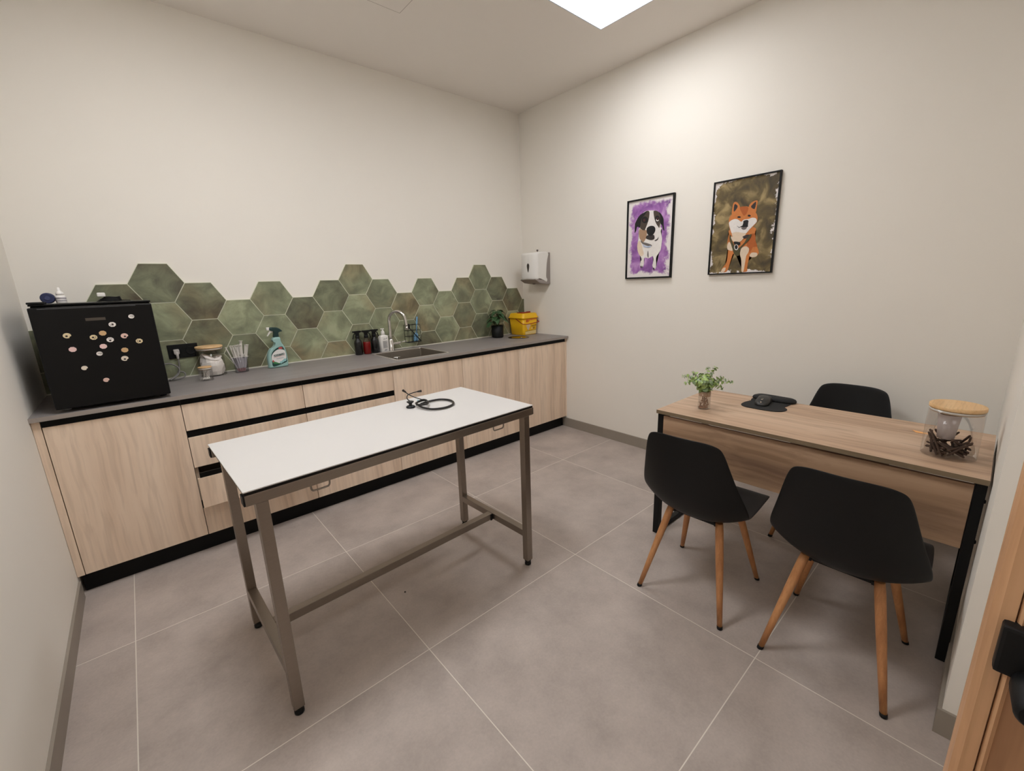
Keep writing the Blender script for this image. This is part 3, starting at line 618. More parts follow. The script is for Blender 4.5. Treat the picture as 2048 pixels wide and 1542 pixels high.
for x, y in ((.03, -.54), (FW-.03, -.54), (.03, -.12), (FW-.03, -.12)):
    bm = bmesh.new(); lathe(bm, [(.014, 0), (.014, .010), (.009, .0145)], (x, y, 0), 14); obj('foot', bm, BLKPL if x > .1 else mat('foot_pale', (170, 170, 170), .4), t)
# magnets: pad plus four toes pressed into a small disc
MG = {}
for n, c in (('white', (236, 228, 220)), ('tan', (206, 168, 122)), ('pink', (236, 200, 194)), ('yellow', (226, 206, 164)), ('cream', (228, 214, 196)), ('ink', (44, 26, 22)), ('rose', (224, 188, 174))): MG[n] = mat('magnet_'+n, c, .5)
mags = [(-3.138, 1.337, 'white', 'half', 'small white paw magnet in the top right corner of the fridge door'),
 (-3.212, 1.305, 'white', 'paw', 'white paw-print magnet just right of the fridge badge'),
 (-3.252, 1.268, 'tan', 'plain', 'plain tan magnet below the fridge badge, top of the two tan ones'),
 (-3.286, 1.252, 'yellow', 'paw', 'yellowish paw-print magnet touching the middle group on its left side'),
 (-3.370, 1.268, 'yellow', 'bean', 'yellowish one-bean magnet, leftmost on the fridge door'),
 (-3.232, 1.235, 'white', 'paw', 'white paw-print magnet in the centre of the fridge door'),
 (-3.179, 1.248, 'rose', 'bean', 'rose one-bean magnet right of the centre group'),
 (-3.130, 1.218, 'yellow', 'paw', 'yellowish paw-print magnet, rightmost on the fridge door'),
 (-3.261, 1.207, 'pink', 'plain', 'plain pink magnet in the middle of the fridge door'),
 (-3.364, 1.205, 'pink', 'plain', 'plain pink magnet at the left side of the fridge door'),
 (-3.280, 1.175, 'white', 'half', 'small white paw magnet below the middle pink magnet'),
 (-3.190, 1.181, 'tan', 'plain', 'plain tan magnet at right, lower of the two tan ones'),
 (-3.197, 1.141, 'cream', 'bean', 'cream one-bean magnet below the right tan magnet'),
 (-3.342, 1.116, 'cream', 'half2', 'cream heart-like magnet at the lower left of the fridge door'),
 (-3.280, 1.049, 'rose', 'half2', 'rose and cream magnet, lowest on the fridge door')]
for i, (x, z, c, k, lb) in enumerate(mags):
    bm = bmesh.new(); R = .0128 if k in ('paw', 'plain', 'bean') else .0105
    n = 8 if k in ('paw', 'plain') else 20
    pl = [(R*1.05*math.cos(2*PI*(j+.5)/n), R*.92*math.sin(2*PI*(j+.5)/n)) for j in range(n)]
    if k in ('bean', 'half2'): pl = [(u*(1 if not (abs(math.atan2(v, u)+.5) < .22) else .62), v) for u, v in pl]
    prism(bm, pl, 'y', -.0045, -.0003, mi=0)
    if k in ('paw', 'bean'):
        a0 = i*.9
        prism(bm, [(.0045*math.cos(a)+.002*math.cos(a0), .004*math.sin(a)+.002*math.sin(a0)-.001) for a in [2*PI*j/10 for j in range(10)]], 'y', -.0049, -.0045, mi=1)
    if k == 'paw':
        for q in range(4):
            a = a0+PI+(q-1.5)*.62; px_, pz_ = .0075*math.cos(a), .0068*math.sin(a)
            prism(bm, [(px_+.0017*math.cos(b), pz_+.0014*math.sin(b)) for b in [2*PI*j/8 for j in range(8)]], 'y', -.0049, -.0045, mi=1)
    if k == 'half':
        for q in range(2): prism(bm, [(-.006+q*.006, .003-q*.004), (.011, .004-q*.005), (.011, .0025-q*.005), (-.005+q*.006, .0012-q*.004)], 'y', -.0049, -.0045, mi=1)
    o = obj('fridge_magnet', bm, [MG[c], MG['ink'] if k != 'half' else BLACK], loc=(x, FY, z)); tag(o, lb, 'magnet', 'paw magnets on the fridge door')
ZF = CH+FZ1
# things on the fridge
t = thing('blue_roll', 'dark blue round-topped roll on top of the fridge at the left', 'roll', (-3.409, -.50, ZF+.001))
NB = mat('navy', (30, 38, 76), .5)
def barrel(r, w, z): 
    bm = bmesh.new(); lathe(bm, [(r*.86, -w), (r, -w*.8), (r, w*.8), (r*.86, w)], (0, 0, 0), 24); return xf(bm, Matrix.Translation((0, 0, z)) @ Matrix.Rotation(PI/2, 4, 'X'))
obj('roll_body', barrel(.0240, .018, .0245), NB, t)
obj('roll_core', barrel(.010, .0205, .0245), mat('navy_light', (58, 64, 100), .5), t)
t = thing('dropper_bottle', 'small white bottle with a long white dropper tip on top of the fridge', 'bottle', (-3.368, -.50, ZF+.0005))
bm = bmesh.new(); lathe(bm, [(.0165, 0), (.018, .003), (.018, .032), (.012, .037)], (0, 0, 0), 20); obj('bottle', bm, WHITE, t)
bm = bmesh.new(); lathe(bm, [(.0185, .0065), (.0185, .0290)], (0, 0, 0), 20, caps=False); lathe(bm, [(.0187, .021), (.0187, .0235)], (0, 0, 0), 20, caps=False, mi=1); lathe(bm, [(.0187, .011), (.0187, .013)], (0, 0, 0), 20, caps=False, mi=1); obj('label', bm, [mat('label_offwhite', (214, 208, 206), .6), mat('ink_dark', (60, 56, 72), .6)], t)
bm = bmesh.new(); lathe(bm, [(.0135, .0365), (.0135, .048), (.010, .052), (.006, .056), (.0055, .068), (.003, .072)], (0, 0, 0), 20); obj('dropper_cap', bm, WHITE, t)
t = thing('coiled_charger', 'coiled black cable with a white plug lying on top of the fridge', 'cable', (-3.205, -.46, ZF))
bm = bmesh.new()
for k in range(5):
    a = .045-.004*k; z = .004+.0045*k
    tube(bm, [(a*math.cos(2*PI*j/12+.3*k)+.003*k, .6*a*math.sin(2*PI*j/12+.3*k), z+.0012*math.sin(j*1.7+k)) for j in range(12)], .0026, closed=True, smooth=3, seg=6)
tube(bm, [(.035, -.02, .006), (.06, -.03, .004), (.078, -.025, .003)], .0022, seg=6)
obj('cable', bm, BLACK, t)
obj('plug', BX(-.040, -.010, -.022, .012, .0245, .044, bev=.005), WHITE, t, label='white plug')
# ================================================================ JARS ON THE WORKTOP
def jar(name, label, cat, loc, r, h, lid_h, gm=GLASS, lid_over=.002, group=None, lid=True):
    t = thing(name, label, cat, loc, group=group)
    bm = bmesh.new(); lathe(bm, [(r-.002, 0), (r, .002), (r, h), (r-.0015, h)], (0, 0, 0), 40, caps=False)
    lathe(bm, [(.001, .0015), (r-.002, .0015)], (0, 0, 0), 40, caps=False)
    obj('glass_body', bm, gm, t)
    if lid:
        bm = bmesh.new(); lathe(bm, [(r-.004, h-.012), (r-.004, h+.0005), (r+lid_over-.001, h+.0005), (r+lid_over, h+.002), (r+lid_over, h+lid_h-.002), (r+lid_over-.002, h+lid_h)], (0, 0, 0), 40)
        l = obj('lid', bm, BAMB, t, label='bamboo lid')
        bm = bmesh.new(); lathe(bm, [(r-.0035, h-.010), (r-.0018, h-.008), (r-.0018, h-.003), (r-.0035, h-.002)], (0, 0, 0), 40, caps=False); obj('seal_ring', bm, mat('silicone', (214, 206, 196), .5), l)
    return t
jar('storage_jar', 'wide glass jar with a bamboo lid holding a white bag, beside the socket', 'jar', (-2.806, -.092, CH), .072, .178, .012)
# white bag of gauze inside the jar
bm = bmesh.new(); rings = []
random.seed(3)
prof = [(.052, .005), (.060, .03), (.063, .065), (.058, .09), (.052, .105), (.056, .114), (.050, .124)]
for q, (r, z) in enumerate(prof):
    rings.append([((r+.0045*math.sin(5*a+q*1.3)+.002*math.cos(3*a+q))*math.cos(a), (r*.92+.003*math.sin(4*a+q))*math.sin(a), z+(.012*math.sin(a*2+1) if q > 3 else 0)+(-.012*math.cos(a) if q > 4 else 0)) for a in [2*PI*k/14 for k in range(14)]])
ring_loft(bm, rings, smooth=False)
tag(obj('gauze_bag', bm, PAPER, loc=(-2.804, -.092, CH+.001)), 'crumpled white bag inside the wide glass jar', 'bag')
jar('swab_jar', 'small glass jar of cotton swabs in front of the wide jar', 'jar', (-2.861, -.249, CH), .036, .078, .006, lid_over=0)
SW = mat('cotton', (236, 230, 222), .9)
def swab(label, loc, rot):
    bm = bmesh.new(); lathe(bm, [(.0010, -.034), (.0010, .034)], (0, 0, 0), 6); lathe(bm, [(.0006, -.037), (.0022, -.034), (.0026, -.029), (.0022, -.025), (.0008, -.024)], (0, 0, 0), 8); lathe(bm, [(.0008, .024), (.0022, .025), (.0026, .029), (.0022, .034), (.0006, .037)], (0, 0, 0), 8)
    o = obj('cotton_swab', bm, SW, loc=loc, rot=rot); tag(o, label, 'cotton swab', 'cotton swabs in the small jar'); return o
random.seed(11); sw0 = None
for k in range(26):
    a = 2*PI*k/26*2.4; rr_ = .004+.019*((k*7) % 26)/26
    tilt = random.uniform(.12, .42); az = random.uniform(0, 2*PI)
    loc = (-2.861+rr_*.80*math.cos(a), -.249+rr_*.80*math.sin(a), CH+.0405); rot = (tilt*math.cos(az), tilt*math.sin(az), 0)
    if sw0 is None: sw0 = swab('white cotton swab among many in the small glass jar', loc, rot)
    else:
        o = sw0.copy(); COL.objects.link(o); o.location = loc; o.rotation_euler = rot
# syringes in a clear tumbler
t = thing('clear_tumbler', 'clear tumbler packed with upright syringes', 'tumbler', (-2.651, -.112, CH))
bm = bmesh.new(); lathe(bm, [(.036, 0), (.038, .002), (.042, .098), (.0405, .098), (.0365, .004), (.001, .003)], (0, 0, 0), 32, caps=False); obj('glass_body', bm, GLASSG, t)
SYB = glass('syringe_barrel', (.86, .84, .84), .6); SYW = mat('syringe_white', (222, 216, 208), .4); SYP = mat('syringe_cap_pink', (206, 150, 150), .5)
def syringe(label, r, loc, rot):
    t = thing('syringe', label, 'syringe', loc, group='syringes in the clear tumbler')
    t.rotation_euler = rot
    bm = bmesh.new(); lathe(bm, [(r, .025), (r, .098)], (0, 0, 0), 14, caps=False); lathe(bm, [(.002, .012), (.003, .023), (r, .026)], (0, 0, 0), 14, caps=False); obj('barrel', bm, mat('barrel_grey', (206, 200, 200), .35) if 'barrel_grey' not in MATS else MATS['barrel_grey'], t)
    bm = bmesh.new(); ring_loft(bm, [[(x, y, z) for x, y in rrect(-r*1.9, r*1.9, -r*1.05, r*1.05, r*.9, 3)] for z in (.0985, .1005)]); obj('flange', bm, SYW, t)
    bm = bmesh.new(); h = .068+r
    box(bm, -r*.75, r*.75, -.0008, .0008, .1005, .1+h); box(bm, -.0008, .0008, -r*.75, r*.75, .1005, .1+h); lathe(bm, [(r*1.25, .1+h), (r*1.25, .1025+h)], (0, 0, 0), 14); obj('plunger', bm, SYW, t)
    bm = bmesh.new(); lathe(bm, [(.0022, .001), (.0028, .003), (.0034, .018), (.0034, .030)], (0, 0, 0), 10); obj('needle_cap', bm, SYP, t)
    return t
lt = thing  # readable alias not used further
base = Vector((-2.651, -.112, CH+.004))
tips = [(-2.716, -.112, 'leaning far out to the left'), (-2.692, -.100, 'tilted left behind the leftmost one'), (-2.684, -.130, 'tilted left near the front'), (-2.668, -.095, 'with a tall thin plunger left of centre'), (-2.660, -.128, 'upright at the front left of centre'), (-2.644, -.095, 'upright at the centre back'), (-2.642, -.135, 'upright at the centre front'), (-2.630, -.108, 'tallest and thickest, in the middle'), (-2.612, -.100, 'with a thin plunger right of the thick one'), (-2.606, -.125, 'leaning slightly right near the front'), (-2.594, -.108, 'leaning out to the right')]
for k, (tx_, ty_, wh) in enumerate(tips):
    top = Vector((tx_, ty_, CH+(.215 if k == 7 else .160+.010*((k*5) % 4))))
    b0 = base+Vector(((tx_+2.651)*.28, (ty_+.112)*.28, 0)); dv = (top-b0).normalized()
    q = Vector((0, 0, 1)).rotation_difference(dv).to_euler()
    sy = syringe('white plunger syringe '+wh+' of the tumbler', .0085 if k == 7 else (.0045 if k in (0, 3, 8) else .0062), b0, q)
    if k == 7: sy.scale = (1.1, 1.1, 1.12)
# ================================================================ PLANT, LID AND YELLOW BIN
PC = Vector((-.470, -.125, CH))
t = thing('potted_plant', 'dark leafy plant in a small black pot beside the yellow bin', 'plant', PC)
bm = bmesh.new(); lathe(bm, [(.048, 0), (.054, .004), (.057, .014), (.060, .116), (.056, .116), (.052, .095), (.001, .093)], (0, 0, 0), 32, caps=False); bm.faces.new([v for v in bm.verts][:32]); obj('pot', bm, BLACK, t)
bm = bmesh.new(); lathe(bm, [(.052, .093), (.03, .098), (.001, .100)], (0, 0, 0), 20, caps=False); obj('soil', bm, mat('soil', (44, 34, 26), .9), t)
LEAFD = mat('dark_leaf', (54, 84, 50), .4, var=.35, scale=30); STEMG = mat('stem_green', (70, 84, 48), .6)
def leaf(bm, p, d, up, ln, w, fold=.25, droop=.3, n=6):
    """oval leaf blade starting at p, pointing along d, arching down"""
    d = d.normalized(); s = d.cross(up).normalized(); nn = s.cross(d).normalized()
    rows = []
    for i in range(n+1):
        u = i/n; ww = w*math.sin(PI*min(1, u*.96+.03))**.7; c = p+d*ln*u-Vector((0, 0, 1))*droop*ln*u*u
        rows.append([bm.verts.new(c-s*ww+nn*fold*ww), bm.verts.new(c), bm.verts.new(c+s*ww+nn*fold*ww)])
    for a, b in zip(rows[:-1], rows[1:]):
        for k in (0, 1):
            f = bm.faces.new((a[k], a[k+1], b[k+1], b[k])); f.smooth = True
random.seed(5)
fb = bmesh.new(); sb = bmesh.new()
for k in range(38):
    a = 2*PI*k/38*7.3; out = .2+.8*(k % 7)/6; hgt = .128+.145*(1-out*.82)+.02*random.random()
    tip = Vector((math.cos(a)*out*.062, math.sin(a)*out*.05, hgt))
    tube(sb, [(tip.x*.2, tip.y*.2, .09), (tip.x*.5, tip.y*.5, .09+(hgt-.09)*.7), tip], .0013, seg=5, smooth=3)
    leaf(fb, tip, Vector((math.cos(a), math.sin(a), .35-.4*out)), Vector((0, 0, 1)), .060+.014*random.random(), .023, droop=.65)
obj('foliage', fb, LEAFD, t); obj('stems', sb, STEMG, t)
t = thing('waste_lid', 'round steel waste lid flush in the worktop in front of the yellow bin', 'lid', (-.350, -.300, CH))
bm = bmesh.new(); lathe(bm, [(.103, .0003), (.103, .003), (.094, .004), (.092, .001)], (0, 0, 0), 48, caps=False); obj('rim', bm, mat('dark_rim', (40, 36, 34), .3, metal=.7), t, label='dark rim')
bm = bmesh.new(); lathe(bm, [(.092, .0012), (.06, .0022), (.001, .0022)], (0, 0, 0), 48, caps=False); obj('lid_disc', bm, mat('mirror_steel', (176, 160, 146), .12, metal=1), t)
bm = bmesh.new(); lathe(bm, [(.010, .002), (.011, .006), (.008, .008)], (-.02, -.06, 0), 16); obj('lid_knob', bm, CHROME, t)
YEL = mat('yellow_plastic', (240, 186, 20), .38, var=.03); REDP = mat('red_plastic', (150, 22, 14), .4)
bx, by = -.127, -.130
t = thing('sharps_bin', 'yellow sharps waste bin with a thin red handle in the worktop corner', 'bin', (bx, by, CH))
def rq(hx, hy, r, z): return [(x, y, z) for x, y in rrect(-hx, hx, -hy, hy, r, 5)]
bm = bmesh.new(); ring_loft(bm, [rq(.088, .094, .02, 0), rq(.092, .098, .024, .004), rq(.104, .110, .026, .170)]); obj('tub', bm, YEL, t)
bm = bmesh.new(); ring_loft(bm, [rq(.114, .118, .028, .166), rq(.114, .118, .028, .174), rq(.104, .110, .026, .186), rq(.102, .107, .026, .206), rq(.092, .098, .024, .216)]); l = obj('lid', bm, YEL, t)
bm = bmesh.new(); box(bm, -.06, .045, -.05, .03, .2165, .223, bev=.002); box(bm, .03, .075, -.03, -.01, .2165, .228, bev=.002); obj('lid_flap', bm, REDP, l, label='red sliding flap')
bm = bmesh.new(); tube(bm, [(-.1075, .0, .166), (-.115, -.05, .146), (-.115, -.10, .122), (-.095, -.1225, .112), (-.03, -.1225, .112), (.04, -.1225, .118), (.10, -.1225, .124), (.116, -.10, .130), (.116, -.05, .150), (.1085, .0, .166)], .0036, seg=8); obj('handle', bm, REDP, t, label='thin red carrying handle')
# printed front: lies on the slightly sloping front wall
def fy(z, o): return -(.098+(.110-.098)*(z-.004)/.166)-o
def sprism(bm, poly, o0, o1, mi):
    A = [bm.verts.new((x, fy(z, o1), z)) for x, z in poly]; B = [bm.verts.new((x, fy(z, o0), z)) for x, z in poly]; n = len(poly)
    fs = [bm.faces.new(A), bm.faces.new(B[::-1])]+[bm.faces.new((A[i], B[i], B[(i+1) % n], A[(i+1) % n])) for i in range(n)]
    for f in fs: f.material_index = mi
bm = bmesh.new()
sprism(bm, [(-.066, .160), (-.066, .128), (-.030, .128), (-.012, .146), (.020, .146), (.026, .150), (.086, .152), (.086, .163)], .0002, .0008, 0)
for cx in (-.052,): sprism(bm, [(cx+.013*math.cos(2*PI*j/14), .144+.012*math.sin(2*PI*j/14)) for j in range(14)], .0008, .0011, 4)
sprism(bm, [(-.060, .092), (-.050, .107), (-.036, .104), (-.028, .107), (-.010, .106), (.000, .096), (-.018, .064), (-.024, .048), (-.036, .048), (-.044, .066)], .0002, .0008, 1)
sprism(bm, [(-.036, .056), (-.030, .056), (-.030, .050), (-.036, .050)], .0008, .0011, 2)
sprism(bm, [(-.068, .0345), (.080, .044), (.080, .008), (-.068, .006)], .0002, .0008, 3)
sprism(bm, [(-.068, .0385), (.080, .0480), (.080, .0455), (-.068, .0355)], .0002, .0009, 2)
sprism(bm, [(.014, .090), (.080, .096), (.080, .0915), (.014, .0855)], .0002, .0008, 2)
for q in range(4): sprism(bm, [(.034, .078-.006*q), (.066-.005*(q % 2), .0795-.006*q), (.066-.005*(q % 2), .0770-.006*q), (.034, .0755-.006*q)], .0002, .0008, 2)
sprism(bm, [(.016, .070), (.028, .071), (.028, .058), (.016, .057)], .0002, .0008, 1)
obj('front_print', bm, [mat('print_orange', (226, 128, 40), .5), mat('print_cream', (232, 206, 170), .5), mat('print_brown', (110, 70, 10), .5), mat('print_pale', (232, 206, 140), .5), mat('print_orange_dark', (204, 104, 30), .5)], t, label='orange, white and brown print on the front')
# ================================================================ PAPER DISPENSER ON THE WALL
t = thing('towel_dispenser', 'white and grey paper towel dispenser on the wall above the yellow bin', 'dispenser', (0, -.290, 1.565))
wy = .112
bm = bmesh.new(); prism(bm, rrect(-.205, -.001, -.148, .147, .012), 'y', -wy+.004, wy-.004)
bmesh.ops.transform(bm, matrix=Matrix.Identity(4), verts=bm.verts)
bm.free(); bm = bmesh.new()
prism(bm, [(-.001, .147), (-.060, .147), (-.060, -.060), (-.100, -.110), (-.190, -.098), (-.205, -.105), (-.150, -.135), (-.06, -.147), (-.001, -.148)], 'y', -wy+.004, wy-.004)
obj('back_shell', bm, GREYP, t, label='grey back shell', bevel=.003)
# white cover: curved shell swept across the width
bm = bmesh.new()
side = [(-.034, .148), (-.12, .150), (-.185, .146), (-.206, .132), (-.212, .08), (-.214, -.03), (-.212, -.098), (-.19, -.094), (-.13, -.100), (-.08, -.118), (-.056, -.128), (-.048, -.118), (-.050, -.104), (-.060, -.092), (-.062, -.06), (-.055, .03), (-.044, .09)]
sc = [(p.x, p.z) for p in cr([(a, 0, b) for a, b in side], 3, True)]
rings = []
for v in (-1, -.96, -.88, -.6, 0, .6, .88, .96, 1):
    k = abs(v)**5*.045; s0 = .012*(abs(v) > .99)
    rings.append([(x+(k*max(0, (-x-.12)/.09) if x < -.12 else 0), v*wy, z*(1-.04*(abs(v) > .99))) for x, z in sc])
ring_loft(bm, rings); obj('cover', bm, WHITE, t, label='white curved cover')
bm = bmesh.new(); pts = [(.0, .03), (.010, .022), (.012, .008), (.008, -.010), (.0, -.036), (-.008, -.010), (-.012, .008), (-.010, .022)]
P = [(p.x*1.25-.02, p.z*1.25+.01) for p in cr([(a, 0, b) for a, b in pts], 3, True)]
prism(bm, P, 'x', -.2165, -.2125); obj('viewing_window', bm, mat('window_smoke', (70, 62, 56), .2), t, label='dark drop-shaped window')
bm = bmesh.new(); lathe(bm, [(.003, 0), (.003, .010), (.0095, .016), (.010, .022), (.007, .026)], (-.085, -.02, .151), 14); obj('top_knob', bm, mat('knob_dark', (70, 58, 58), .5), t, label='dark knob on top')
bm = bmesh.new(); lathe(bm, [(.014, -.150), (.012, -.138)], (-.12, 0, 0), 14); obj('outlet', bm, GREYP, t)
# ================================================================ FRAMED DOG PORTRAITS
AC = dict(white=(232, 226, 220), cream=(226, 204, 178), tan=(168, 134, 104), grey=(112, 104, 100), brown=(74, 62, 52), black=(18, 17, 18), dark=(52, 44, 42), maroon=(74, 36, 34), blue=(176, 190, 214), orange=(206, 124, 62), darkorange=(176, 92, 36), olive=(78, 72, 42))
AM = {k: mat('paint_'+k, v, .7, var=.10, scale=60) for k, v in AC.items()}
def splash(name, cols, hw, hh, edge):
    m, nt, b = nodes(name); N = nt.nodes; K = nt.links
    tc = N.new('ShaderNodeTexCoord'); sp = N.new('ShaderNodeSeparateXYZ'); K.new(tc.outputs['Object'], sp.inputs[0])
    def mth(op, a, b_=None, c=None):
        n = N.new('ShaderNodeMath'); n.operation = op
        for i, v in enumerate((a, b_, c)):
            if v is None: continue
            if isinstance(v, (int, float)): n.inputs[i].default_value = v
            else: K.new(v, n.inputs[i])
        return n.outputs[0]
    dy = mth('SUBTRACT', hw, mth('ABSOLUTE', sp.outputs[1])); dz = mth('SUBTRACT', hh, mth('ABSOLUTE', sp.outputs[2]))
    d = mth('MINIMUM', dy, dz)
    corner = mth('MULTIPLY', mth('ADD', dy, dz), .42); d = mth('MINIMUM', d, corner)
    n1 = N.new('ShaderNodeTexNoise'); n1.inputs['Scale'].default_value = 13; n1.inputs['Detail'].default_value = 5; n1.inputs['Roughness'].default_value = .65; K.new(tc.outputs['Object'], n1.inputs[0])
    v = mth('ADD', d, mth('MULTIPLY', mth('SUBTRACT', n1.outputs[0], .5), .16))
    rm = N.new('ShaderNodeValToRGB'); rm.color_ramp.elements[0].position = edge; rm.color_ramp.elements[1].position = edge+.022; K.new(v, rm.inputs[0])
    n2 = N.new('ShaderNodeTexNoise'); n2.inputs['Scale'].default_value = 11; n2.inputs['Detail'].default_value = 6; n2.inputs['Distortion'].default_value = .8; K.new(tc.outputs['Object'], n2.inputs[0])
    rc = N.new('ShaderNodeValToRGB'); rc.color_ramp.elements[0].position = .32; rc.color_ramp.elements[0].color = lin(cols[0])+(1,); rc.color_ramp.elements[1].position = .68; rc.color_ramp.elements[1].color = lin(cols[2])+(1,)
    e = rc.color_ramp.elements.new(.5); e.color = lin(cols[1])+(1,); K.new(n2.outputs[0], rc.inputs[0])
    mx = N.new('ShaderNodeMix'); mx.data_type = 'RGBA'; mx.inputs[6].default_value = lin((234, 226, 222))+(1,); K.new(rm.outputs[0], mx.inputs[0]); K.new(rc.outputs[0], mx.inputs[7]); K.new(mx.outputs[2], b.inputs['Base Color']); b.inputs['Roughness'].default_value = .6
    return m
def picture(label, a, b_, z0, z1, art, bgm, fw):
    w = a-b_; h = z1-z0; yc = (a+b_)/2; zc = (z0+z1)/2
    t = thing('framed_picture', label, 'picture', (0, yc, zc), group='framed dog portraits')
    bm = bmesh.new()
    box(bm, -.022, -.0005, -w/2, w/2, h/2-fw, h/2); box(bm, -.022, -.0005, -w/2, w/2, -h/2, -h/2+fw); box(bm, -.022, -.0005, -w/2, -w/2+fw, -h/2+fw, h/2-fw); box(bm, -.022, -.0005, w/2-fw, w/2, -h/2+fw, h/2-fw)
    obj('frame', bm, BLACK, t, label='thin black frame')
    p = obj('print', BX(-.012, -.004, -w/2+fw+.0002, w/2-fw-.0002, -h/2+fw+.0002, h/2-fw-.0002), bgm, t, label='watercolour print')
    bm = bmesh.new(); names = list(AM)
    for i, (c, pl) in enumerate(art):
        P = [(q.x, q.z) for q in cr([(u, 0, v) for u, v in pl], 3, True)]
        P = [(w/2-u*w, -h/2+v*h) for u, v in P]
        x = -.0121-.00013*(i+1)
        vs = [bm.verts.new((x, y, max(z, -h/2+fw+.001))) for y, z in P]; f = bm.faces.new(vs); f.material_index = names.index(c)
    bmesh.ops.triangulate(bm, faces=bm.faces)
    obj('dog_painting', bm, list(AM.values()), p, label='painted dog')
picture('black framed portrait of a black and white dog on purple watercolour', -1.2698, -1.670, 1.4372, 2.0375, ART1, splash('purple_splash', ((122, 74, 140), (158, 104, 172), (196, 152, 202)), .19, .29, .022), .011)
picture('black framed portrait of an orange dog in a harness on olive watercolour', -1.9534, -2.361, 1.4458, 2.051, ART2, splash('olive_splash', ((66, 56, 36), (104, 88, 52), (168, 146, 100)), .196, .295, -.018), .008)
# ================================================================ STEEL EXAMINATION TABLE
TL, TW, TZ = 1.2235, .581, .8598
t = thing('exam_table', 'steel-framed examination table with a white top standing in front of the cabinets', 'table', (-2.38065, -1.68465, 0), .0327)
hx, hy = TL/2, TW/2; tb = .035; zt = TZ-.012
obj('tabletop', BX(-hx, hx, -hy, hy, zt+.008, TZ, bev=.001), [WHITET], t, label='white laminate tabletop')
obj('tabletop_core', BX(-hx+.002, hx-.002, -hy+.002, hy-.002, zt, zt+.008), mat('dark_core', (22, 17, 13), .6, spec=.2), t)
for s in (-1, 1):
    y0 = s*(hy-tb/2)
    r = obj('long_rail', BX(-hx+.002, hx-.002, y0-tb/2, y0+tb/2, zt-tb-.001, zt-.001, bev=.002), STEEL, t)
    for e in (-1, 1):
        obj('end_plug', BX(*sorted((e*(hx-.003), e*(hx+.003))), y0-tb/2+.001, y0+tb/2-.001, zt-tb, zt-.002, bev=.002), BLKPL, r, label='black plastic end plug')
for e in (-1, 1):
    x0 = e*(hx-.045)
    obj('end_rail', BX(x0-tb/2, x0+tb/2, -hy+tb, hy-tb, zt-tb, zt-.001), STEEL, t)
    for s in (-1, 1):
        y0 = s*(hy-tb/2)
        lg = obj('leg', BX(x0-tb/2, x0+tb/2, y0-tb/2, y0+tb/2, .030, zt-tb-.001, bev=.002), STEEL, t)
        bm = bmesh.new(); lathe(bm, [(.010, 0), (.0165, .002), (.0165, .012), (.012, .016), (.012, .022), (.0172, .024), (.0172, .031)], (x0, y0, 0), 18); obj('foot', bm, BLKPL, lg, label='black adjustable foot')
    obj('cross_bar', BX(x0-tb/2, x0+tb/2, -hy+tb, hy-tb, .165, .200, bev=.002), STEEL, t)
obj('stretcher', BX(-hx+.045+tb/2, hx-.045-tb/2, -.0175, .0175, .163, .198, bev=.002), STEEL, t)
bm = bmesh.new(); box(bm, hx-.045-tb/2-.014, hx-.045-tb/2-.0005, -.021, -.0178, .160, .196, bev=.001); lathe(bm, [(.004, 0), (.004, .003)], (0, 0, 0), 10)
obj('corner_bracket', bm, BLKPL, t)
for x in (-.39, .402):
    bm = bmesh.new(); zz = zt-tb; w = .030
    tube(bm, [(x-w, -hy+.017, zz), (x-w, -hy+.017, zz-.016), (x-w+.003, -hy+.017, zz-.023), (x-w+.010, -hy+.017, zz-.026), (x+w-.010, -hy+.017, zz-.026), (x+w-.003, -hy+.017, zz-.023), (x+w, -hy+.017, zz-.016), (x+w, -hy+.017, zz)], .0032, seg=8, smooth=3)
    obj('leash_loop', bm, STEEL, t, label='small wire loop under the front rail')
# ---------------------------------------------------------------- stethoscope
RUB = mat('black_rubber', (16, 12, 12), .3)
t = thing('stethoscope', 'black stethoscope coiled on the white table top', 'stethoscope', (-2.10, -1.605, TZ))
bm = bmesh.new()
# image-space right on the table is (+x,-y); loop centre slightly right of the chest piece
rx = Vector((.75, -.66, 0)); ry = Vector((.66, .75, 0))
def TP(a, b, z): p = rx*a+ry*b; return (p.x, p.y, z)
tube(bm, [TP(-.062, .006, .010), TP(-.035, .055, .008), (TP(.02, .088, .008)), TP(.075, .065, .007), TP(.098, .0, .007), TP(.07, -.060, .007), TP(.015, -.085, .008), TP(-.035, -.065, .010), TP(-.068, -.030, .014), TP(-.085, .0, .016)], .0052, seg=10)
tube(bm, [TP(-.082, .02, .016), TP(-.055, .035, .020), TP(-.030, .015, .020), TP(-.025, -.025, .018), TP(-.045, -.045, .020), TP(-.075, -.035, .018)], .0048, seg=10)
tube(bm, [TP(-.09, .012, .012), TP(-.06, .02, .026), TP(-.035, .005, .028), TP(-.03, -.01, .02)], .0045, seg=10)
obj('tubing', bm, RUB, t)
bm = bmesh.new()
lathe(bm, [(.014, 0), (.0215, .001), (.0225, .005), (.018, .009), (.009, .012), (.007, .018), (.012, .024), (.017, .027), (.017, .031), (.010, .032)], TP(-.108, -.020, .0005), 24)
obj('chest_piece', bm, mat('dark_metal', (34, 36, 38), .3, metal=.5), t)
bm = bmesh.new(); lathe(bm, [(.0045, 0), (.0045, .003)], TP(-.075, -.002, .030), 12); obj('name_tag', bm, mat('pale_blue_tag', (150, 200, 214), .3), t, label='pale blue tag')
bm = bmesh.new()
tube(bm, [TP(-.055, .030, .024), TP(-.095, .040, .034), TP(-.130, .050, .048), TP(-.155, .075, .058)], .0025, seg=8)
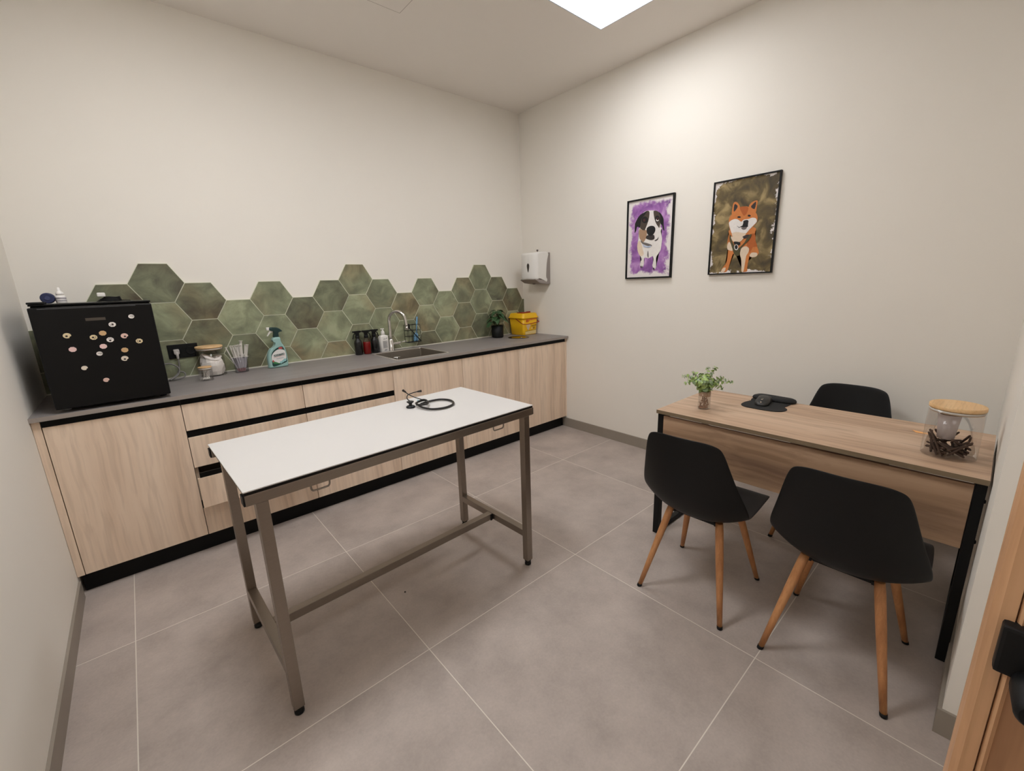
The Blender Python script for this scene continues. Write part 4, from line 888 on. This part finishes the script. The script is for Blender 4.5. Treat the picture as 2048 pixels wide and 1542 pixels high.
tube(bm, [TP(-.110, -.012, .030), TP(-.128, .004, .040), TP(-.128, .030, .052), TP(-.105, .068, .054), TP(-.088, .095, .052)], .0025, seg=8)
obj('ear_tubes', bm, RUB, t)
for a, b in (((-.150, .070, .0565), (-.166, .085, .0615)), ((-.094, .086, .053), (-.080, .105, .051))):
    bm = bmesh.new(); A = Vector(TP(*a)); B = Vector(TP(*b)); tube(bm, [A, A.lerp(B, .4), A.lerp(B, .8), B], .0040, seg=10, taper=.0066); obj('ear_tip', bm, RUB, t)
# ================================================================ DESK
DX0, DX1, DY0, DY1, DZ = -1.098, -.493, -3.443, -2.2266, .7457
t = thing('desk', 'oak-look desk with a black metal frame standing along the right wall', 'desk', ((DX0+DX1)/2, (DY0+DY1)/2, 0))
hx, hy = (DX1-DX0)/2, (DY1-DY0)/2
obj('desktop', BX(-hx, hx, -hy, hy, DZ-.020, DZ, bev=.0008), DESKW, t)
obj('edge_band', BX(-hx-.0008, -hx, -hy, hy, DZ-.0196, DZ-.0006), DESKE, t, label='greyish edge band')
obj('modesty_panel', BX(-hx+.020, -hx+.036, -hy+.032, hy-.032, .468, .712), wood('desk_oak_front', (196, 162, 132), (176, 142, 112), (120, 92, 74), 'Y', .5, 11, .9, fine=.5), t)
for e in (-1, 1):
    y0, y1 = sorted((e*hy, e*(hy-.030)))
    y0 += .0015*(e < 0)
    for s in (-1, 1):
        x0, x1 = sorted((s*(hx-.018), s*(hx-.058)))
        lg = obj('leg', BX(x0, x1, y0, y1, .0, DZ-.0205, bev=.002), BLACK, t)
        if e < 0 and s < 0:
            for z in (.655, .500):
                bm = bmesh.new(); lathe(bm, [(.007, 0), (.0072, .002), (.004, .0042)], (0, 0, 0), 12); xf(bm, Matrix.Translation((x0+.02, y0, z)) @ Matrix.Rotation(PI/2, 4, 'X')); obj('bolt', bm, BLACK, lg)
    obj('floor_bar', BX(-hx+.058, hx-.058, y0, y1, .001, .031, bev=.002), BLACK, t)
    obj('top_bar', BX(-hx+.058, hx-.058, y0, y1, DZ-.052, DZ-.0205), BLACK, t)
# ---------------------------------------------------------------- eucalyptus in a glass
VC = (-.914, -2.397, DZ)
t = thing('eucalyptus_vase', 'small glass of roots with leafy green eucalyptus sprigs at the left end of the desk', 'plant', VC)
bm = bmesh.new(); lathe(bm, [(.029, 0), (.031, .003), (.031, .096), (.0295, .096), (.0295, .006), (.001, .005)], (0, 0, 0), 32, caps=False); obj('glass', bm, GLASS, t)
BRN = mat('root_brown', (128, 80, 46), .6, var=.2); 
bm = bmesh.new(); lathe(bm, [(.0288, .070), (.0292, .072), (.0292, .095), (.001, .094)], (0, 0, 0), 28, caps=False); lathe(bm, [(.001, .070), (.0288, .070)], (0, 0, 0), 28, caps=False); obj('fibre_plug', bm, mat('fibre', (148, 108, 72), .8, var=.15, scale=80), t)
bm = bmesh.new(); random.seed(21)
for k in range(13):
    a = 2*PI*k/13; r0 = .006+.004*random.random()
    pts = [(r0*math.cos(a), r0*math.sin(a), .071)]
    for j in range(1, 6):
        aa = a+random.uniform(-.8, .8); r1 = min(.024, .008+.004*j*random.uniform(.5, 1.5)); pts.append((r1*math.cos(aa), r1*math.sin(aa), .071-.012*j))
    tube(bm, pts, .0016, seg=6, smooth=4)
tube(bm, [(0, 0, .07), (.002, 0, .04), (0, .002, .012)], .0035, seg=6); obj('roots', bm, BRN, t)
bm = bmesh.new(); lathe(bm, [(.020, .0062), (.024, .008), (.012, .015), (.001, .016)], (-.004, .004, 0), 16, caps=False); obj('amber_base', bm, mat('amber', (160, 96, 50), .4), t)
EUC = mat('eucalyptus_leaf', (168, 192, 116), .5, var=.28, scale=35)
EU2 = mat('eucalyptus_leaf_blue', (156, 180, 138), .5, var=.2, scale=35)
def rleaf(bm, c, nrm, dirv, r):
    nrm = nrm.normalized(); d = (dirv-nrm*dirv.dot(nrm)).normalized(); s = nrm.cross(d)
    ce = bm.verts.new(c+nrm*r*.12+d*r); vs = [bm.verts.new(c+d*(r+r*math.cos(a))+s*r*.92*math.sin(a)) for a in [2*PI*k/9 for k in range(9)]]
    for i in range(9): f = bm.faces.new((ce, vs[i], vs[(i+1) % 9])); f.smooth = True; 
IR = Vector((.75, -.66, 0)); IF = Vector((.66, .75, 0))
stems = [(-.122, .090, .01), (-.126, .058, -.03), (-.070, .108, .02), (.010, .134, .0), (.058, .128, .02), (.145, .046, .0), (.080, .078, -.03), (-.03, .085, -.05), (.03, .075, .05), (-.075, .055, .05), (.045, .05, -.055), (-.02, .095, .03), (.085, .020, -.02), (-.055, .06, -.055)]
fb = bmesh.new(); f2 = bmesh.new(); sb = bmesh.new(); random.seed(4)
for i, (a, b, c) in enumerate(stems):
    p0 = Vector((0, 0, .088)); p2 = p0+IR*a+IF*c+Vector((0, 0, b+.004)); p1 = p0+(p2-p0)*.45+Vector((0, 0, .02+abs(a)*.10)); P = cr([p0, p1, p2], 6)
    tube(sb, P, .0011, seg=5, smooth=0, taper=.0006)
    ln = (p2-p0).length; nl = int(ln/.0125)+3
    for k in range(nl):
        u = .10+.9*k/(nl-1); q = u*(len(P)-1); j = min(int(q), len(P)-2); pos = P[j].lerp(P[j+1], q-j); d = (P[j+1]-P[j]).normalized()
        r = (.0118 if i > 6 else .0102)*(1-.66*max(0, u-.25))
        r *= 1.3
        for s in (0, 1):
            ang = k*1.57+s*PI+random.uniform(-.4, .4); side = d.orthogonal().normalized(); side.rotate(Matrix.Rotation(ang, 3, d))
            rleaf(fb if (i+k) % 3 else f2, pos, (d*1.0+side*.45+Vector((random.uniform(-.4, .4),)*3)), side+d*.25, r*random.uniform(.8, 1.15))
obj('foliage', fb, EUC, t); obj('pale_foliage', f2, EU2, t); obj('stems', sb, STEMG, t)
# ---------------------------------------------------------------- mouse mat and mouse
MATB = mat('mat_black', (20, 20, 21), .8, bump=.1, bscale=500)
t = thing('mouse_mat', 'black mouse mat with a raised wrist rest on the desk', 'mouse mat', (-.60, -2.61, DZ))
o1 = [(-.150, .02), (-.146, .068), (-.115, .100), (-.06, .103), (-.02, .095), (.0, .092), (.03, .10), (.06, .085), (.06, -.075), (.02, -.088), (-.03, -.085), (-.065, -.108), (-.11, -.104), (-.138, -.078), (-.150, -.03)]
P = [(p.x, p.y) for p in cr([(a, b, 0) for a, b in o1], 4, True)]
obj('mat_sheet', PR(P, 'z', .0003, .0040), MATB, t)
bm = bmesh.new(); o2 = [(.005, .03), (.012, .085), (.045, .108), (.095, .106), (.130, .085), (.135, .03), (.128, -.03), (.118, -.085), (.085, -.105), (.04, -.100), (.012, -.078), (.006, -.03)]
P = [(.040+(p.x-.005)*.68, p.y) for p in cr([(a, b, 0) for a, b in o2], 3, True)]; cx_ = .083
ring_loft(bm, [[(cx_+(x-cx_)*s, y*s2, z) for x, y in P] for s, s2, z in ((1, 1, .0041), (1.02, 1.01, .011), (.95, .97, .018), (.75, .86, .023), (.35, .6, .025))]); obj('wrist_rest', bm, MATB, t)
t = thing('computer_mouse', 'dark grey wireless mouse with a silver strip lying on the black mat', 'mouse', (-.634, -2.590, DZ+.0045), math.radians(188))
bm = bmesh.new(); o3 = [(.055, 0), (.050, .020), (.025, .030), (-.01, .029), (-.04, .031), (-.052, .018), (-.055, 0), (-.052, -.018), (-.04, -.031), (-.01, -.029), (.025, -.030), (.050, -.020)]
P = [(p.x, p.y) for p in cr([(a*1.12, b*1.15, 0) for a, b in o3], 3, True)]
MS = mat('mouse_grey', (34, 33, 32), .45)
ring_loft(bm, [[(x*s-.004*k, y*s, z-(.006*max(0, x/.055)*s if k > 2 else 0)) for x, y in P] for k, (s, z) in enumerate(((.93, 0), (1, .004), (1, .014), (.94, .022), (.80, .030), (.55, .0345), (.2, .036)))]); obj('mouse_body', bm, MS, t)
bm = bmesh.new(); box(bm, .012, .034, -.0045, .0045, .0275, .0325, bev=.002); box(bm, .044, .052, -.003, .003, .016, .0225, bev=.001); obj('silver_strip', bm, CHROME, t, label='silver strip')
bm = bmesh.new(); lathe(bm, [(.0055, -.003), (.006, 0), (.0055, .003)], (0, 0, 0), 14); xf(bm, Matrix.Translation((.024, 0, .0285)) @ Matrix.Rotation(PI/2, 4, 'X')); obj('scroll_wheel', bm, BLKPL, t)
# ---------------------------------------------------------------- big jar of chews
JC = (-.904, -3.327, DZ)
jar('treat_jar', 'tall glass jar of brown chew sticks with a bamboo lid on the desk', 'jar', JC, .077, .184, .015, lid_over=.0)
CHW = mat('chew_brown', (72, 52, 40), .8, var=.3, scale=40, bump=.4, bscale=120)
random.seed(9); c0 = None; spots = []
segs = []; tries = 0
def near(p, q):
    return min((a-b).length for a in p for b in q)
while len(spots) < 34 and tries < 40000:
    tries += 1
    k = len(spots); a = random.uniform(0, 2*PI); flat = k % 2
    tilt = random.uniform(1.15, 1.5) if flat else random.uniform(.45, 1.1)
    cx, cy = random.uniform(-.055, .055), random.uniform(-.055, .055); z = random.uniform(.012, .050) if flat else random.uniform(.030, .054)
    d = Vector((math.cos(a)*math.sin(tilt), math.sin(a)*math.sin(tilt), math.cos(tilt)))
    pts = [Vector((cx, cy, z))+d*(.0451*q/4) for q in range(-4, 5)]
    if pts[0].z < .0085 or max(math.hypot(p.x, p.y) for p in pts) > .0665: continue
    if any(p.z > .058 and math.hypot(p.x+.002, p.y-.015) < .036 for p in pts): continue
    if any(near(pts, o_) < .0092 for o_ in segs): continue
    segs.append(pts); spots.append((Vector(JC)+pts[0], tilt, a, 0))
for k, (loc, tilt, a, flat) in enumerate(spots):
    d = Vector((math.cos(a)*math.sin(tilt), math.sin(a)*math.sin(tilt), math.cos(tilt)))
    rot = Vector((0, 0, 1)).rotation_difference(d).to_euler()
    if c0 is None:
        bm = bmesh.new(); ring_loft(bm, [[(x+.0015*math.sin(z*70), y, z*1.1) for x, y in rrect(-.0048*s, .0048*s, -.0034*s, .0034*s, .0022*s, 2)] for s, z in ((.7, 0), (1, .004), (1.05, .03), (.95, .055), (1, .078), (.7, .082))])
        c0 = obj('chew_stick', bm, CHW, loc=loc, rot=rot); tag(c0, 'dark brown chew stick in the heap at the bottom of the tall jar', 'chew stick', 'chew sticks in the tall jar')
    else:
        o = c0.copy(); COL.objects.link(o); o.location = loc; o.rotation_euler = rot
t = thing('paper_cup', 'white paper cup with blue dots standing on the chew sticks inside the tall jar', 'cup', (-.906, -3.312, DZ+.066))
bm = bmesh.new(); lathe(bm, [(.001, .001), (.024, 0), (.0325, .092), (.0338, .094), (.0325, .0955), (.0315, .093), (.0232, .003), (.001, .004)], (0, 0, 0), 32, caps=False); obj('cup_wall', bm, mat('cup_white', (226, 218, 218), .7, var=.03), t)
bm = bmesh.new()
for k in range(8):
    a = 2*PI*k/8; lathe(bm, [(.001, -.003), (.005, -.001), (.005, .002), (.001, .004)], (.024*math.cos(a), .024*math.sin(a), .090), 10, caps=False)
obj('blue_dots', bm, mat('dot_blue', (54, 62, 112), .5), t)
bm = bmesh.new(); prism(bm, [(-.014, -.028), (.018, -.034), (.008, .0), (.016, .034), (-.010, .020)], 'z', .0003, .0015)
tag(obj('orange_card', bm, mat('orange_card', (250, 184, 112), .6), loc=(-.655, -3.232, DZ)), 'small pale orange scrap lying on the desk behind the tall jar', 'card')
# ================================================================ CHAIRS
prof = [(0.00, .240, .420, .166), (.06, .238, .436, .190), (.13, .216, .445, .208), (.25, .13, .436, .215), (.38, .02, .418, .220), (.50, -.09, .404, .222), (.58, -.155, .418, .226), (.65, -.200, .468, .231), (.72, -.226, .535, .224), (.81, -.248, .622, .202), (.90, -.266, .712, .180), (.96, -.276, .775, .165), (1.0, -.281, .818, .150)]
lift = [.0, .002, .008, .026, .046, .062, .060, .036, .012, .0, .0, .0, .0]
wrap = [.0, .0, .0, .0, .006, .022, .045, .066, .070, .058, .042, .032, .026]
def chair_proto(label, loc, rz):
    t = thing('chair', label, 'chair', loc, rz, group='black shell chairs around the desk')
    bm = bmesh.new(); NU = 14; rows = []
    for i, (v, x, z, w) in enumerate(prof):
        row = []
        for k in range(NU+1):
            u = -1+2*k/NU
            uu = abs(u)
            xx = x+wrap[i]*uu**2.2; zz = z+lift[i]*uu**2.4
            if i >= 9: zz -= (.020*uu**5)*(1 if i == 12 else (i-8)/4)
            if i <= 1: xx -= .030*uu**4*(1.2 if i == 0 else .8)
            row.append(bm.verts.new((xx, u*w, zz)))
        rows.append(row)
    for a, b in zip(rows[:-1], rows[1:]):
        for k in range(NU):
            f = bm.faces.new((a[k], a[k+1], b[k+1], b[k])); f.smooth = True
    o = obj('seat_shell', bm, BLKPL, t, smooth=True)
    md = o.modifiers.new('thick', 'SOLIDIFY'); md.thickness = .006; md.offset = 0
    md = o.modifiers.new('sub', 'SUBSURF'); md.levels = 1; md.render_levels = 2
    bm = bmesh.new()
    box(bm, -.105, .115, -.107, -.087, .386, .402, bev=.003); box(bm, -.105, .115, .087, .107, .386, .402, bev=.003); box(bm, -.095, -.075, -.087, .087, .384, .400, bev=.003); box(bm, .075, .095, -.087, .087, .384, .400, bev=.003)
    for cx_, cy_ in ((-.06, -.06), (-.06, .06), (.06, -.06), (.06, .06)): box(bm, cx_-.012, cx_+.012, cy_-.03, cy_+.03, .400, .414, bev=.002)
    obj('under_frame', bm, BLKPL, t)
    for sx in (-1, 1):
        for sy in (-1, 1):
            A = Vector((sx*.100, sy*.108, .408)); B = Vector((sx*.217, sy*.188, .0))
            bm = bmesh.new(); d = (B-A).normalized(); rings = []
            for u, r in ((0, .0150), (.08, .0165), (.35, .0158), (.7, .0128), (.975, .0102)):
                c = A.lerp(B, u); rings.append([c+r*Vector((math.cos(2*PI*k/16), math.sin(2*PI*k/16), 0)) for k in range(16)])
            ring_loft(bm, rings); lg = obj('leg', bm, LEGW, t)
            bm = bmesh.new(); c = A.lerp(B, .974)
            ring_loft(bm, [[(q.x+r*math.cos(2*PI*k/16), q.y+r*math.sin(2*PI*k/16), z) for k in range(16)] for q, r, z in ((c, .0112, .013), (B, .0112, .002), (B, .009, 0))]); obj('foot_cap', bm, BLKPL, lg, label='black foot cap')
    return t
c1 = chair_proto('black shell chair with wooden legs in front of the left half of the desk', (-1.310, -2.611, 0), .025)
dup(c1, (-1.287, -3.141, 0), 0, 'black shell chair with wooden legs at the front right of the desk')
dup(c1, (-.437, -2.893, 0), PI, 'black shell chair behind the desk, between it and the right wall')
